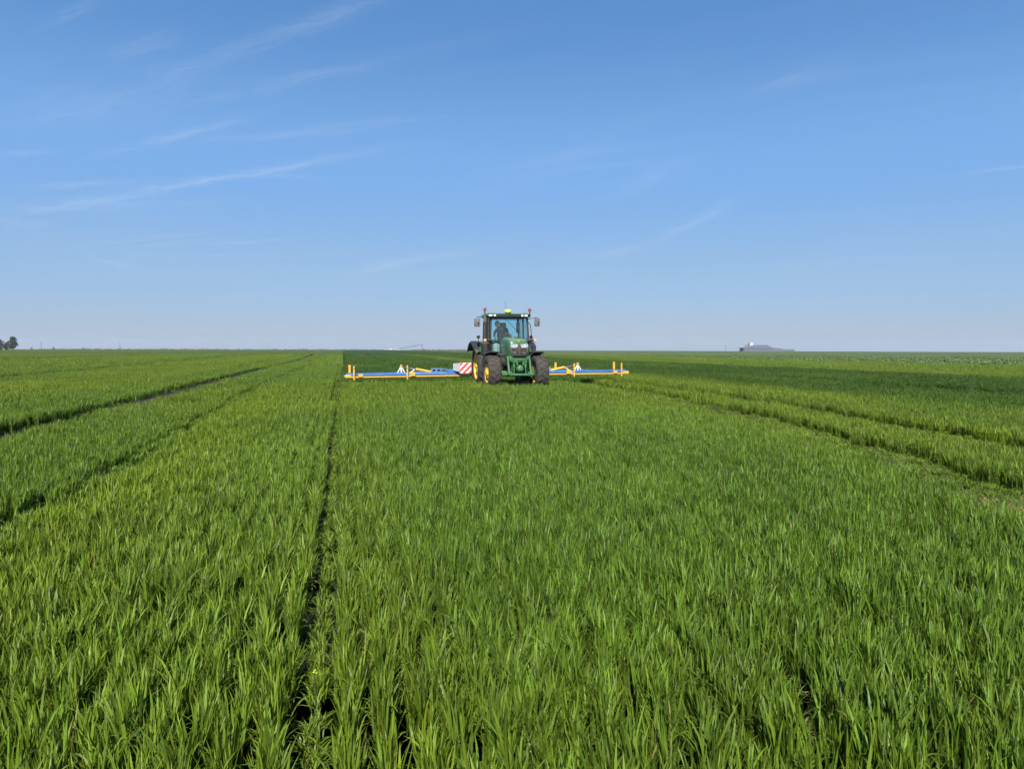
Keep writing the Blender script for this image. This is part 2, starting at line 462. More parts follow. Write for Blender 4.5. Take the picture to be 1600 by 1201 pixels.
def blades_mesh(name, n, lx, ly, rows, wid, length, segs, seed, material, straw=0.0, flat=0.0, big_bend=0.12, stiff=1.0):
    g = np.random.default_rng(seed)
    row_x = (np.arange(rows) + 0.5) / rows * lx - lx / 2
    nt = max(4, n // 4)                       # tillers; neighbouring leaves share a base
    k_ = g.integers(0, nt, n)
    tb = g.choice(row_x, nt) + g.normal(0, 0.017 * max(1, wid / 0.012), nt)
    tc = (g.random(nt) - 0.5) * ly * 1.1
    bx = tb[k_] + g.normal(0, 0.006, n)
    by = tc[k_] + g.normal(0, 0.006, n)
    lean_a = (g.random(nt) * 2 * np.pi)[k_]; lean = np.abs(g.normal(0, R(6), nt))[k_]
    L = g.uniform(length * 0.62, length * 1.12, n)
    z0 = g.uniform(0.0, 0.12, n) * (1 - flat)
    az = g.random(n) * 2 * np.pi
    tilt = np.abs(g.normal(R(7), R(6), n)) + flat * R(55)
    bend = np.abs(g.normal(R(18), R(17), n)) * stiff
    bigm = g.random(n) < big_bend
    bend = np.where(bigm, g.uniform(R(70), R(130), n), bend) + flat * R(30)
    W = wid * g.uniform(0.5, 1.3, n)
    twist = g.normal(0, 0.5, n)
    r1 = g.random(n); dead = (g.random(n) < straw).astype(float)
    K = segs
    ts = np.linspace(0, 1, K + 1)
    prof = np.interp(ts, [0, .12, .4, .7, .9, 1], [.55, .85, 1, .82, .42, 0.03])
    cx, cy, cz = bx.copy(), by.copy(), z0.copy()
    V = np.zeros((n, K + 1, 2, 3)); col = np.zeros((n, K + 1, 2, 4)); col[..., 3] = 1
    for i in range(K + 1):
        if i:
            tm = (ts[i] + ts[i - 1]) / 2
            th = tilt + bend * tm ** 1.6
            ds = L / K
            cx = cx + (np.sin(th) * np.cos(az) + np.sin(lean) * np.cos(lean_a)) * ds; cy = cy + (np.sin(th) * np.sin(az) + np.sin(lean) * np.sin(lean_a)) * ds; cz = cz + np.cos(th) * ds
        wa = az + np.pi / 2 + twist * ts[i]
        hw = W * prof[i] / 2
        V[:, i, 0] = np.stack([cx - np.cos(wa) * hw, cy - np.sin(wa) * hw, np.maximum(cz, 0.01)], 1)
        V[:, i, 1] = np.stack([cx + np.cos(wa) * hw, cy + np.sin(wa) * hw, np.maximum(cz, 0.01)], 1)
        col[:, i, :, 0] = r1[:, None]; col[:, i, :, 1] = ts[i]; col[:, i, :, 2] = np.maximum(dead, (ts[i] > 0.9) * (r1 > 0.97) * .7)[:, None]
    base = np.arange(n)[:, None] * (K + 1) * 2 + np.arange(K)[None, :] * 2
    F = np.stack([base, base + 1, base + 3, base + 2], -1).reshape(-1, 4)
    me = bpy.data.meshes.new(name)
    me.vertices.add(V.size // 3); me.vertices.foreach_set('co', V.ravel())
    me.loops.add(F.size); me.loops.foreach_set('vertex_index', F.ravel().astype(np.int32))
    me.polygons.add(len(F)); me.polygons.foreach_set('loop_start', np.arange(0, F.size, 4, dtype=np.int32))
    me.update(calc_edges=True)
    me.polygons.foreach_set('use_smooth', [True] * len(F))
    a = me.attributes.new('tint', 'FLOAT_COLOR', 'POINT'); a.data.foreach_set('color', col.ravel())
    me.materials.append(material)
    me.validate()
    return me


def variant_collection(name, meshes):
    c = bpy.data.collections.new(name)
    for i, me in enumerate(meshes):
        o = bpy.data.objects.new('%s_%03d' % (name, i), me)
        c.objects.link(o)
    return c


def scatter(name, P, variant, rot, scl, coll, macro=None):
    me = bpy.data.meshes.new(name)
    me.vertices.add(len(P)); me.vertices.foreach_set('co', np.asarray(P, float).ravel())
    a = me.attributes.new('variant', 'INT', 'POINT'); a.data.foreach_set('value', np.asarray(variant, np.int32))
    a = me.attributes.new('rot', 'FLOAT_VECTOR', 'POINT'); a.data.foreach_set('vector', np.asarray(rot, float).ravel())
    a = me.attributes.new('scl', 'FLOAT_VECTOR', 'POINT'); a.data.foreach_set('vector', np.asarray(scl, float).ravel())
    if macro is not None:
        a = me.attributes.new('macro', 'FLOAT_COLOR', 'POINT'); a.data.foreach_set('color', np.concatenate([macro, np.ones((len(macro), 1))], 1).ravel())
    me.update()
    o = bpy.data.objects.new(name, me); C.objects.link(o)
    g = bpy.data.node_groups.new(name + '_nodes', 'GeometryNodeTree')
    g.interface.new_socket('Geometry', in_out='INPUT', socket_type='NodeSocketGeometry')
    g.interface.new_socket('Geometry', in_out='OUTPUT', socket_type='NodeSocketGeometry')
    N = g.nodes
    gi = N.new('NodeGroupInput'); go = N.new('NodeGroupOutput')
    ci = N.new('GeometryNodeCollectionInfo'); ci.inputs['Collection'].default_value = coll
    ci.inputs['Separate Children'].default_value = True; ci.inputs['Reset Children'].default_value = True
    ip = N.new('GeometryNodeInstanceOnPoints'); ip.inputs['Pick Instance'].default_value = True

    def att(nm, dt):
        q = N.new('GeometryNodeInputNamedAttribute'); q.data_type = dt; q.inputs['Name'].default_value = nm
        return q.outputs['Attribute']
    e2r = N.new('FunctionNodeEulerToRotation')
    g.links.new(att('rot', 'FLOAT_VECTOR'), e2r.inputs[0])
    g.links.new(gi.outputs[0], ip.inputs['Points']); g.links.new(ci.outputs[0], ip.inputs['Instance'])
    g.links.new(att('variant', 'INT'), ip.inputs['Instance Index']); g.links.new(e2r.outputs[0], ip.inputs['Rotation'])
    g.links.new(att('scl', 'FLOAT_VECTOR'), ip.inputs['Scale']); g.links.new(ip.outputs[0], go.inputs[0])
    md = o.modifiers.new('scatter', 'NODES'); md.node_group = g
    return o


TRACKS = [  # (v, u) course, half width, height left inside, straw share
    ([(0, -.15), (10, -.15), (30, -.13), (80, -.05), (400, -.0)], 0.095, 0.33, 0),
    ([(0, -5.75), (30, -5.6), (110, -5.4), (260, -7.8)], 0.50, 0.0, 0),
    ([(0, -2.66), (10, -2.65), (30, -3.1), (60, -2.9), (210, -5.0)], 0.16, 0.52, 0),
    ([(0, -17.2), (60, -16.4), (160, -20)], 0.75, 0.0, 0),
    ([(0, -37), (200, -41)], 1.0, 0.0, 0),
    ([(0, 4.2), (6, 6.36), (7.8, 7.0), (9.3, 7.5), (11.4, 8.0), (14.4, 8.6), (21.7, 9.7), (29, 10.2), (34, 10.0)], 0.66, 0.18, 0.16),
    ([(0, 8.9), (9.8, 10.15), (12, 10.35), (15, 10.8), (17.6, 11.4), (24.6, 12.2), (30, 12.1), (40, 12.2)], 0.64, 0.18, 0.10),
    ([(0, 22), (60, 22.7), (200, 24)], 0.8, 0.0, 0),
    ([(0, 33.0), (200, 33.6)], 0.15, 0.55, 0.3),
    ([(31.9, 5.66), (34, 5.65), (60, 4.5), (110, 4.5), (400, 7.5)], 0.24, 0.3, 0.12),
    ([(31.9, 7.52), (34, 7.5), (60, 8.1), (83, 7.3), (105, 6.6), (180, 8.1)], 0.24, 0.3, 0.12),
]


DRY = [(-1.1, 6.4, .11), (1.95, 4.2, .10), (1.95, 3.1, .10), (6.6, 6.3, .35), (.2, 5.2, .09), (3.6, 7.9, .10), (-1.9, 4.6, .08)]


def smooth_noise(x, y, s, seed):
    g = np.random.default_rng(seed)
    out = 0
    for k in range(6):
        a = g.random() * 6.28; f = s * g.uniform(0.6, 1.7)
        out = out + np.sin((x * np.cos(a) + y * np.sin(a)) * f + g.random() * 6.28)
    return out / 6


def crop_points(du, dv, r0, r1, seed):
    g = np.random.default_rng(seed)
    U = np.arange(-r1, r1, du); Vv = np.arange(-6, r1, dv)
    u, v = np.meshgrid(U, Vv, indexing='ij')
    u = u.ravel(); v = v.ravel()
    v = v + g.uniform(-.5, .5, len(v)) * dv * 0.9
    u = u + smooth_noise(u, v * 1.0, 0.25, 5) * 0.02
    x, y = uv2xy(u, v)
    r = np.hypot(x, y)
    ang = np.degrees(np.arctan2(x, y + 4.0))
    j = g.uniform(-1, 1, len(u)) * r * 0.04
    ok = (r + j >= r0) & (r + j < r1) & (np.abs(ang) < 43) & (y > -1.2) & (u < 57.5 + 0.3 * g.normal(size=len(u)))
    ok &= r > 0.7
    return u[ok], v[ok], x[ok], y[ok]


def crop_fields(u, v, g, wscale=0.0):
    hs = np.ones(len(u)); straw = np.zeros(len(u)); keep = np.ones(len(u), bool)
    for pts, hw, left, st_ in TRACKS:
        pv = np.array([p[0] for p in pts], float); pu = np.array([p[1] for p in pts], float)
        uc = np.interp(v, pv, pu)
        inr = (v >= pv[0] - (8 if pv[0] == 0 else 0)) & (v <= pv[-1] + (300 if pv[-1] >= 60 else 2))
        hwv = hw * (1 + 0.35 * smooth_noise(u * 0, v, 1.7, int(abs(pu[0]) * 10)))
        uc = uc + 0.035 * smooth_noise(v * 0, v, 1.1, 91)
        d = np.abs(u - uc) + g.normal(0, .02 if st_ == 0 else .09, len(u))
        ins = inr & (d < hwv + wscale)
        if left == 0: keep &= ~(ins & (g.random(len(u)) < 0.96))
        hs = np.where(ins, np.minimum(hs, max(left, .3) * g.uniform(0.75, 1.5, len(u))), hs)
        straw = np.where(ins & (g.random(len(u)) < 0.6), np.maximum(straw, st_), straw)
    for cu, cv, rad_ in DRY:                      # small dried-up spots
        straw = np.where((np.hypot(u - cu, v - cv) < rad_) & (g.random(len(u)) < .7), .75, straw)
    beh = (v > 32.6) & (u > -.15) & (u < 12.7)
    hs *= np.where(beh, 0.84, 1.0)
    hs *= 1 + 0.10 * smooth_noise(u, v, 0.35, 77) + 0.08 * smooth_noise(u, v, 1.6, 78)
    # under the machine's tyres nothing stands
    for cu, cv, lu, lv in ((6.56 - .93, 29.27, .34, .42), (6.56 + .93, 29.27, .34, .42), (6.56 - .95, 31.87, .32, .5), (6.56 + .95, 31.87, .32, .5)):
        keep &= ~((np.abs(u - cu) < lu) & (np.abs(v - cv) < lv))
    return hs, straw, keep


LT = (0.150, 0.226, 0.028); YL = (0.172, 0.232, 0.020); MD = (0.130, 0.208, 0.026); DK = (0.056, 0.108, 0.012); RT = (0.158, 0.224, 0.026); DG = (0.100, 0.178, 0.021)
STOPS = [(-80, LT), (-60, YL), (-44, LT), (-36.5, DG), (-34, LT), (-26, YL), (-19, LT), (-16.6, DG), (-15.4, YL), (-8.8, YL), (-7.4, DG), (-6.6, LT), (-5.2, LT), (-4.2, MD), (-2.9, MD), (-2.3, YL), (-1.2, LT), (-0.5, LT),
         (-0.1, RT), (0.3, RT), (0.7, MD), (5.5, MD), (8.5, RT), (10.0, RT), (10.8, YL), (12.4, RT), (14.2, YL), (17.0, DK), (32.8, DK), (33.3, YL), (35, RT), (57, YL), (70, RT)]


def macro_colour(u, v, x, y):
    # strips of the field: drill passes, worked swath, yellower and darker patches of crop
    n2 = smooth_noise(x, y, 0.8, 31) * 0.5
    us = u + n2 * np.clip(np.abs(u) / 2.5, .05, 1)
    pu = [q[0] for q in STOPS]
    c = np.stack([np.interp(us, pu, [q[1][k] for q in STOPS]) for k in range(3)], 1)
    def blend(c, f, col): return c * (1 - f[:, None]) + np.asarray(col)[None, :] * f[:, None]
    beh = ((v > 32.8) & (u > -.15) & (u < 12.7)).astype(float)
    c = blend(c, beh, (0.058, 0.118, 0.014))
    farm = np.clip((v - 60) / 70, 0, 1) * ((u > 12.7) & (u < 44))
    c = blend(c, farm * .5, (0.065, 0.13, 0.018))
    c = blend(c, np.clip(smooth_noise(x, y, .16, 33) * 1.4 + .05, 0, .5) * (1 - beh) * (us < 13), (0.175, 0.232, 0.018))
    c = blend(c, np.clip(smooth_noise(x, y, .33, 34) * 1.4, 0, .45), (0.100, 0.180, 0.026))
    c = c * np.array([.93, 1.0, .80])[None, :]
    return c * (.96 + .12 * smooth_noise(x, y, 2.3, 35) + .10 * smooth_noise(x, y, .5, 36))[:, None]


NEARV, MIDV, FARV, STRAWV = 40, 16, 12, 12
meshes = [blades_mesh('near', 165, 0.14, 0.26, 1, 0.0100, 0.19, 5, 100 + i, WHEAT, straw=0.003) for i in range(NEARV)]
meshes += [blades_mesh('mid', 230, 0.30, 0.5, 2, 0.0122, 0.18, 3, 300 + i, WHEAT, straw=0.003) for i in range(MIDV)]
meshes += [blades_mesh('far', 190, 0.62, 1.0, 3, 0.034, 0.22, 2, 500 + i, WHEAT, straw=0.004) for i in range(FARV)]
meshes += [blades_mesh('straw', 90, 0.3, 0.4, 2, 0.0095, 0.20, 4, 700 + i, WHEAT, straw=0.7 if i < 6 else 0.08, flat=1.0) for i in range(STRAWV)]
wcol = variant_collection('wheat_clump', meshes)
PP, VA, RO, SC, MC = [], [], [], [], []
for (du, dv, r0, r1, v0, nv, seed, wsc) in ((0.14, 0.25, 0, 21, 0, NEARV, 1, 0.0), (0.29, 0.48, 21, 62, NEARV, MIDV, 2, 0.07), (0.58, 0.95, 62, RF, NEARV + MIDV, FARV, 3, 0.16)):
    g = np.random.default_rng(seed)
    u, v, x, y = crop_points(du, dv, r0, r1, seed)
    hs, straw, keep = crop_fields(u, v, g, wsc)
    u, v, x, y, hs, straw = (q[keep] for q in (u, v, x, y, hs, straw))
    n = len(u)
    va = g.integers(v0, v0 + nv, n)
    b0 = NEARV + MIDV + FARV                      # driven-over plants lie flat, some of them dried to straw
    va = np.where(straw > 0, np.where(g.random(n) < straw, g.integers(b0, b0 + 6, n), g.integers(b0 + 6, b0 + 12, n)), va)
    hs = np.where(straw > 0, g.uniform(.9, 1.7, n), hs)
    rz = TH + np.where(g.random(n) < .5, np.pi, 0) + g.normal(0, .10, n)
    s = g.uniform(0.9, 1.12, n)
    PP.append(np.stack([x, y, terrain(x, y)], 1)); VA.append(va)
    # whole clumps lean a little with the wind and with each other
    RO.append(np.stack([g.normal(0, .07, n) + 0.05 * smooth_noise(x, y, 1.3, 21), g.normal(0, .07, n) + 0.06 * smooth_noise(x, y, 1.1, 22), rz], 1))
    MC.append(macro_colour(u, v, x, y))
    SC.append(np.stack([s, s, s * hs * 1.08], 1))
wheat = scatter('wheat_crop', np.concatenate(PP), np.concatenate(VA), np.concatenate(RO), np.concatenate(SC), wcol, np.concatenate(MC))
tag(wheat, 'knee-high green wheat standing in rows over the whole field', kind='stuff')
print('wheat clumps', sum(len(p) for p in PP))

# ------------------------------------------------------------------ broad-leaved crop on the right, beyond the wheat
BEET = beet_mat()


def beet_mesh(seed):
    g = np.random.default_rng(seed); b = MB()
    for k in range(16):
        a = g.random() * 6.283; t = g.uniform(.3, 1.1); L = g.uniform(.18, .34); wd = g.uniform(.05, .09)
        ox, oy = g.normal(0, .16, 2)
        d = Vector((math.cos(a) * math.sin(t), math.sin(a) * math.sin(t), math.cos(t)))
        s_ = Vector((-math.sin(a), math.cos(a), 0)) * wd
        p = Vector((ox, oy, .04))
        q = p + d * L * .55; e = p + d * L + Vector((0, 0, -.05))
        b.add([p, q + s_, e, q - s_], [(0, 1, 2, 3)])
    return b.mesh('beet', BEET, smooth=0)


bcol = variant_collection('beet_clump', [beet_mesh(i) for i in range(8)])
g = np.random.default_rng(9)
U, Vv = np.meshgrid(np.arange(58.8, 150, 0.55), np.arange(10, 300, 0.6), indexing='ij')
u = U.ravel() + g.normal(0, .08, U.size); v = Vv.ravel() + g.uniform(-.3, .3, U.size)
x, y = uv2xy(u, v)
ok = (np.hypot(x, y) < 230) & (np.abs(np.degrees(np.arctan2(x, y + 4))) < 42)
u, v, x, y = u[ok], v[ok], x[ok], y[ok]
n = len(u)
s = g.uniform(.7, 1.25, n) * (1 + .25 * smooth_noise(u, v, .5, 4))
beet = scatter('beet_crop', np.stack([x, y, terrain(x, y)], 1), g.integers(0, 8, n), np.stack([np.zeros(n), np.zeros(n), g.random(n) * 6.28], 1), np.stack([s, s, s], 1), bcol)
tag(beet, 'paler coarse leafy crop in the next field beyond the wheat', kind='stuff')

#@@OBJECTS@@
# ------------------------------------------------------------------ materials of the machines
GREEN = mat('green_paint', (0.005, 0.145, 0.028), 0.32, dust=0.06, up=0.42, dustcol=(0.34, 0.33, 0.22), coat=0.3, scale=4)
GREEN2 = mat('green_casting', (0.006, 0.130, 0.028), 0.45, dust=0.17, up=0.15, dustcol=(0.27, 0.27, 0.17), scale=7)
YELLOW = mat('yellow_paint', (0.80, 0.50, 0.03), 0.4, dust=0.22, dustcol=(0.45, 0.33, 0.16), scale=5)
TYRE = mat('tyre_rubber', (0.024, 0.022, 0.020), 0.85, dust=0.42, dustcol=(0.12, 0.10, 0.08), scale=9, bump=0.5)
BLACK = mat('black_plastic', (0.014, 0.015, 0.017), 0.45, dust=0.06, up=0.25, scale=5)
BLACKC = mat('black_cab_frame', (0.014, 0.016, 0.019), 0.35, dust=0.10, scale=4)
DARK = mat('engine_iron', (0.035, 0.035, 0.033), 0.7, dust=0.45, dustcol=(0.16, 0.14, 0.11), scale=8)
GRILLE = mat('dusty_grille', (0.05, 0.044, 0.037), 0.8, dust=0.5, dustcol=(0.19, 0.155, 0.115), scale=9, bump=0.6)
CHROME = mat('bright_steel', (0.75, 0.76, 0.78), 0.2, metal=1.0, var=0.03)
STEEL = mat('galvanised_steel', (0.55, 0.57, 0.60), 0.45, metal=0.4, dust=0.15)
SEATM = mat('seat_fabric', (0.05, 0.052, 0.058), 0.9)
TRIM = mat('cab_trim', (0.11, 0.12, 0.13), 0.7)
CREAM = mat('beige_trim', (0.52, 0.47, 0.38), 0.75, dust=0.1)
LAMP = mat('lamp_lens', (0.86, 0.88, 0.90), 0.12, spec=0.8, var=0.05, coat=0.6)
HLENS = mat('headlight_lens', (0.42, 0.45, 0.48), 0.1, spec=0.8, var=0.55, coat=0.8, scale=16)
REFL = mat('lamp_reflector', (0.70, 0.72, 0.74), 0.15, metal=0.9, var=0.1, scale=20)
LAMPDARK = mat('smoked_lens', (0.06, 0.06, 0.065), 0.15, coat=0.5)
AMBER = mat('amber_lens', (0.82, 0.42, 0.22), 0.2, coat=0.5, var=0.05)
RED = mat('red_lens', (0.26, 0.05, 0.05), 0.25, coat=0.5)
GPSY = mat('gps_yellow', (0.80, 0.82, 0.05), 0.35, var=0.03)
MIRB = mat('mirror_shell', (0.10, 0.10, 0.10), 0.6, dust=0.4, dustcol=(0.24, 0.22, 0.19))
MIRG = mat('mirror_glass', (0.8, 0.82, 0.84), 0.05, metal=1.0)
GLASS = glass_mat('tinted_glass', (0.80, 0.97, 1.0), 0.8, 0.7)
GLASS2 = glass_mat('tinted_side_glass', (0.80, 0.97, 1.0), 0.6, 0.6)
IYEL = mat('implement_yellow', (0.74, 0.40, 0.03), 0.42, dust=0.12, dustcol=(0.5, 0.38, 0.2), scale=6)
IORG = mat('implement_orange', (0.72, 0.27, 0.03), 0.5, dust=0.15)
IBLUE = mat('implement_blue', (0.012, 0.105, 0.36), 0.38, dust=0.16, dustcol=(0.25, 0.32, 0.42), scale=5)
IBLUE2 = mat('faded_blue', (0.10, 0.19, 0.42), 0.5, dust=0.3, dustcol=(0.35, 0.4, 0.5), scale=5)
WHITEP = mat('white_paint', (0.78, 0.78, 0.76), 0.5, dust=0.15, dustcol=(0.5, 0.46, 0.38))
WHITESH = mat('shaded_white_sheet', (0.42, 0.44, 0.47), 0.5, dust=0.15)  # white flap of the warning board, shade mixed into its colour

# ------------------------------------------------------------------ tractor  (x to the right, y to its rear, z up)
TU, TV = 6.56, 29.27
tx, ty = uv2xy(TU, TV)
tr = empty('tractor', (tx, ty, float(terrain(tx, ty))), TH)
tag(tr, 'dusty green tractor with yellow wheel rims driving towards the viewer through the wheat', 'tractor')


def make_wheel(rad, wid, rim_r, nlug, dish):
    hw = wid / 2
    wh = empty('wheel', parent=tr)
    t = MB()
    prof = [(rim_r, -hw * .78), (rim_r + .04, -hw * .86), (rad * .80, -hw * 1.0), (rad * .90, -hw * .97), (rad * .955, -hw * .82), (rad * .965, 0), (rad * .955, hw * .82), (rad * .90, hw * .97), (rad * .80, hw),
            (rim_r + .04, hw * .86), (rim_r, hw * .78)]
    t.lathe(prof, 'x', n=48)
    for sgn in (-1, 1):                                     # chevron lugs
        for k in range(nlug):
            a0 = 2 * math.pi * (k + (0.5 if sgn > 0 else 0)) / nlug
            ring = []
            for q, (fx, da, rr) in enumerate(((0.02, 0.17, 1.0), (0.55, 0.05, 1.0), (0.95, -0.03, .955))):
                aa = a0 + da; hwid = 0.026 / rad * 1.2
                sec = []
                for dd, r2 in ((-hwid * 1.3, rad * (rr - .055)), (-hwid, rad * rr), (hwid, rad * rr), (hwid * 1.3, rad * (rr - .055))):
                    sec.append((sgn * hw * fx, (r2) * math.cos(aa + dd), r2 * math.sin(aa + dd)))
                ring.append(sec)
            t.loft(ring)
    t.build('tyre', TYRE, wh)
    r = MB()                                                # outer face on the -x side
    r.lathe([(rim_r + .012, -hw * .80), (rim_r + .012, -hw * .72), (rim_r - .03, -hw * .66), (rim_r - .05, -hw * .3), (rim_r - .05, hw * .3), (rim_r - .03, hw * .66), (rim_r + .012, hw * .72), (rim_r + .012, hw * .8)], 'x', n=40)
    r.lathe([(rim_r - .05, -hw * dish), (rim_r - .10, -hw * dish - .01), (rim_r * .52, -hw * dish - .05), (rim_r * .40, -hw * dish - .055), (0.0, -hw * dish - .055)], 'x', n=40)
    rm = r.build('rim', YELLOW, wh)
    MB().lathe([(rim_r - .045, hw * .5), (rim_r - .05, hw * .56), (rim_r * .6, hw * .66), (0, hw * .68)], 'x', n=32).build('rim_shade_disc', DARK, wh)  # dark disc added to paint the shade inside the inner rim
    h = MB()
    h.lathe([(.13, -hw * dish - .05), (.13, -hw * dish - .11), (.10, -hw * dish - .13), (0, -hw * dish - .13)], 'x', n=20)
    for k in range(8):
        a = k * math.pi / 4
        h.lathe([(.016, -hw * dish - .05), (.016, -hw * dish - .085), (0, -hw * dish - .085)], 'x', c=(0, .18 * math.cos(a), .18 * math.sin(a)), n=6)
    h.build('hub', YELLOW, wh)
    return wh


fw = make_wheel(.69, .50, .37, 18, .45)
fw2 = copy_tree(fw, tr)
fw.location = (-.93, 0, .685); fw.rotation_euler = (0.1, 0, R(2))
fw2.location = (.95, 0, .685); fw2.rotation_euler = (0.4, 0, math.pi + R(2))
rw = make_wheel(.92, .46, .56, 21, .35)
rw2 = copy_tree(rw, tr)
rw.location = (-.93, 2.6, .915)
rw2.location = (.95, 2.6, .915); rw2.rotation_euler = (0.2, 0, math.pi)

# hood
HX = -.05


def hood_ring(y, w_, zt, zb, sl=0.0):
    pts = [(-w_ * .93, zb), (-w_, zb + .25), (-w_ * 1.0, zt - .20), (-w_ * .93, zt - .08), (-w_ * .72, zt - .018), (-w_ * .3, zt), (w_ * .3, zt), (w_ * .72, zt - .018), (w_ * .93, zt - .08), (w_ * 1.0, zt - .20), (w_, zb + .25), (w_ * .93, zb)]
    return [(HX + p[0], y + sl * (zt - p[1]), p[1]) for p in pts]


b = MB().loft([hood_ring(-.80, .345, 1.86, 1.34, -.10), hood_ring(-.76, .375, 1.93, 1.34, -.08), hood_ring(-.62, .395, 2.0, 1.32, -.04), hood_ring(-.2, .375, 2.045, 1.25), hood_ring(.5, .33, 2.07, 1.24), hood_ring(1.03, .30, 2.075, 1.24)])
hood = b.build('hood', GREEN, tr, bevel=.006)
for sx in (-1, 1):                                       # side vents
    b = MB()
    for k in range(7):
        b.box((HX + sx * (.372 - .008 * k), -.25 + k * .11, 1.62), (.02, .075, .30), Matrix.Rotation(R(3.5 * sx), 3, 'Z') @ Matrix.Rotation(R(-14), 3, 'X'))
    b.build('side_vent', GRILLE, hood)
b = MB().prism([(HX - .03, 1.90), (HX + .03, 1.90), (HX + .026, 1.945), (HX - .016, 1.95)], 'y', -.822, -.79)
b.build('emblem', YELLOW, hood)
# grille with its lamps
gp = [(-.36, 1.845), (.36, 1.845), (.385, 1.72), (.345, 1.50), (.27, 1.35), (-.27, 1.35), (-.345, 1.50), (-.385, 1.72)]
b = MB().loft([[(HX + p[0] * .985, -.72, p[1]) for p in gp], [(HX + p[0], -.865 - (1.845 - p[1]) * .1, p[1]) for p in gp], [(HX + p[0] * .93, -.885 - (1.845 - p[1]) * .1, 1.6 + (p[1] - 1.6) * .93) for p in gp]])
gr = b.build('grille', GRILLE, tr, bevel=.008)
b = MB()
for k in range(11):
    z = 1.38 + k * .042
    hwid = .27 if z < 1.45 else .30
    if abs(z - 1.745) > .08: b.box((HX, -.912 - (1.80 - z) * .1, z), (hwid * 1.9, .016, .012))
b.build('grille_bar', GRILLE, gr)
MB().box((HX, -.925, 1.585), (.035, .05, .44)).build('centre_rib', GRILLE, gr, bevel=.008)
for sx in (-1, 1):
    poly = [(.045, 1.80), (.30, 1.825), (.355, 1.76), (.31, 1.675), (.10, 1.665), (.055, 1.72)]
    pts = [(HX + sx * p[0], p[1]) for p in poly]
    cx_ = sum(p[0] for p in pts) / 6; cz_ = sum(p[1] for p in pts) / 6
    big = [(cx_ + (p[0] - cx_) * 1.13, cz_ + (p[1] - cz_) * 1.2) for p in pts]
    hl = MB().prism(big, 'y', -.905, -.86).build('headlight', BLACK, tr, bevel=.006)
    b = MB()
    for q, xx in enumerate((.13, .26)):
        b.lathe([(.055, -.928), (.045, -.912), (.02, -.907), (0, -.907)], 'y', c=(HX + sx * xx, 0, 1.742), n=16)
    b.build('reflector', REFL, hl)
    MB().prism(pts, 'y', -.925, -.908).build('lens', HLENS, hl)
    poly = [(.05, 1.52), (.10, 1.535), (.29, 1.53), (.31, 1.47), (.24, 1.425), (.10, 1.43)]
    lw = MB().prism([(HX + sx * p[0], p[1]) for p in poly], 'y', -.955, -.90).build('work_lamp', LAMPDARK, tr, bevel=.008)
    MB().lathe([(0, -.975), (.03, -.972), (.04, -.955)], 'y', c=(HX + sx * .18, 0, 1.478), n=14).build('lens', MIRB, lw)

# front carrier and linkage
b = MB()
b.prism([(HX - .40, 1.33), (HX + .40, 1.33), (HX + .36, 1.20), (HX + .24, 1.08), (HX - .24, 1.08), (HX - .36, 1.20)], 'y', -.86, -.42)
b.box((HX, -.5, 1.0), (.46, .7, .42))
fl = b.build('front_carrier', GREEN2, tr, bevel=.02)
for sx in (-1, 1):
    b = MB().loft([[(HX + sx * .42 + dx, yy + dy, zz) for dx, dy in ((-.035, -.06), (.035, -.06), (.035, .06), (-.035, .06))] for yy, zz in ((-.72, 1.36), (-.86, 1.15), (-.98, .85), (-1.08, .66))])
    b.build('linkage_arm', GREEN2, tr, bevel=.012)
    b = MB().tube([(HX + sx * .22, -1.0, 1.12), (HX + sx * .22, -1.03, .92)], .045, 12)
    b.tube([(HX + sx * .22, -1.03, .92), (HX + sx * .23, -1.07, .68)], .024, 10)
    b.build('lift_cylinder', GREEN2, tr)
MB().box((HX, -1.08, .66), (.86, .10, .085)).box((HX - .36, -1.10, .69), (.09, .16, .16)).box((HX + .34, -1.10, .69), (.09, .16, .16)).build('cross_bar', GREEN2, tr, bevel=.015)
b = MB().lathe([(0, -1.16), (.075, -1.155), (.125, -1.11), (.145, -1.05), (.15, -.8)], 'y', c=(HX, 0, .885), n=24)
pt = b.build('power_take_off_housing', GREEN2, tr)
MB().lathe([(0, -1.24), (.028, -1.24), (.028, -1.15)], 'y', c=(HX + .03, 0, .83), n=12).build('shaft_stub', CHROME, pt)
b = MB().box((HX, -1.0, 1.15), (.52, .14, .09)).box((HX - .12, -1.06, 1.08), (.06, .12, .16)).box((HX + .12, -1.06, 1.08), (.06, .12, .16)).box((HX, -1.08, 1.21), (.16, .10, .07))
b.tube([(HX - .3, -.98, 1.2), (HX - .1, -1.12, 1.24), (HX + .1, -1.12, 1.2), (HX + .3, -.98, 1.22)], .014, 6)
b.build('top_link_bracket', GREEN2, tr, bevel=.01)
# chassis
b = MB().box((HX, .25, .92), (.5, 1.9, .62)).box((HX, .35, 1.28), (.6, 1.5, .2))
for k in range(5): b.box((HX - .28, -.3 + k * .3, 1.12), (.12, .16, .22))
b.tube([(HX - .36, -.4, 1.18), (HX - .37, .1, 1.05), (HX - .35, .6, 1.22)], .022, 6)
b.tube([(HX - .38, -.45, 1.02), (HX - .40, .2, .95), (HX - .36, .7, 1.05)], .016, 6)
b.build('engine', DARK, tr, bevel=.015)
MB().box((HX, 1.9, .92), (.62, 1.9, .62)).build('transmission', DARK, tr, bevel=.03)
b = MB()
b.tube([(-.72, 0, .70), (-.3, 0, .66), (.3, 0, .66), (.72, 0, .70)], [.085, .12, .12, .085], 12)
for sx in (-1, 1):
    b.tube([(sx * .62, 0, .52), (sx * .62, 0, .88)], .085, 12)
    b.box((sx * .68, 0, .70), (.14, .2, .2))
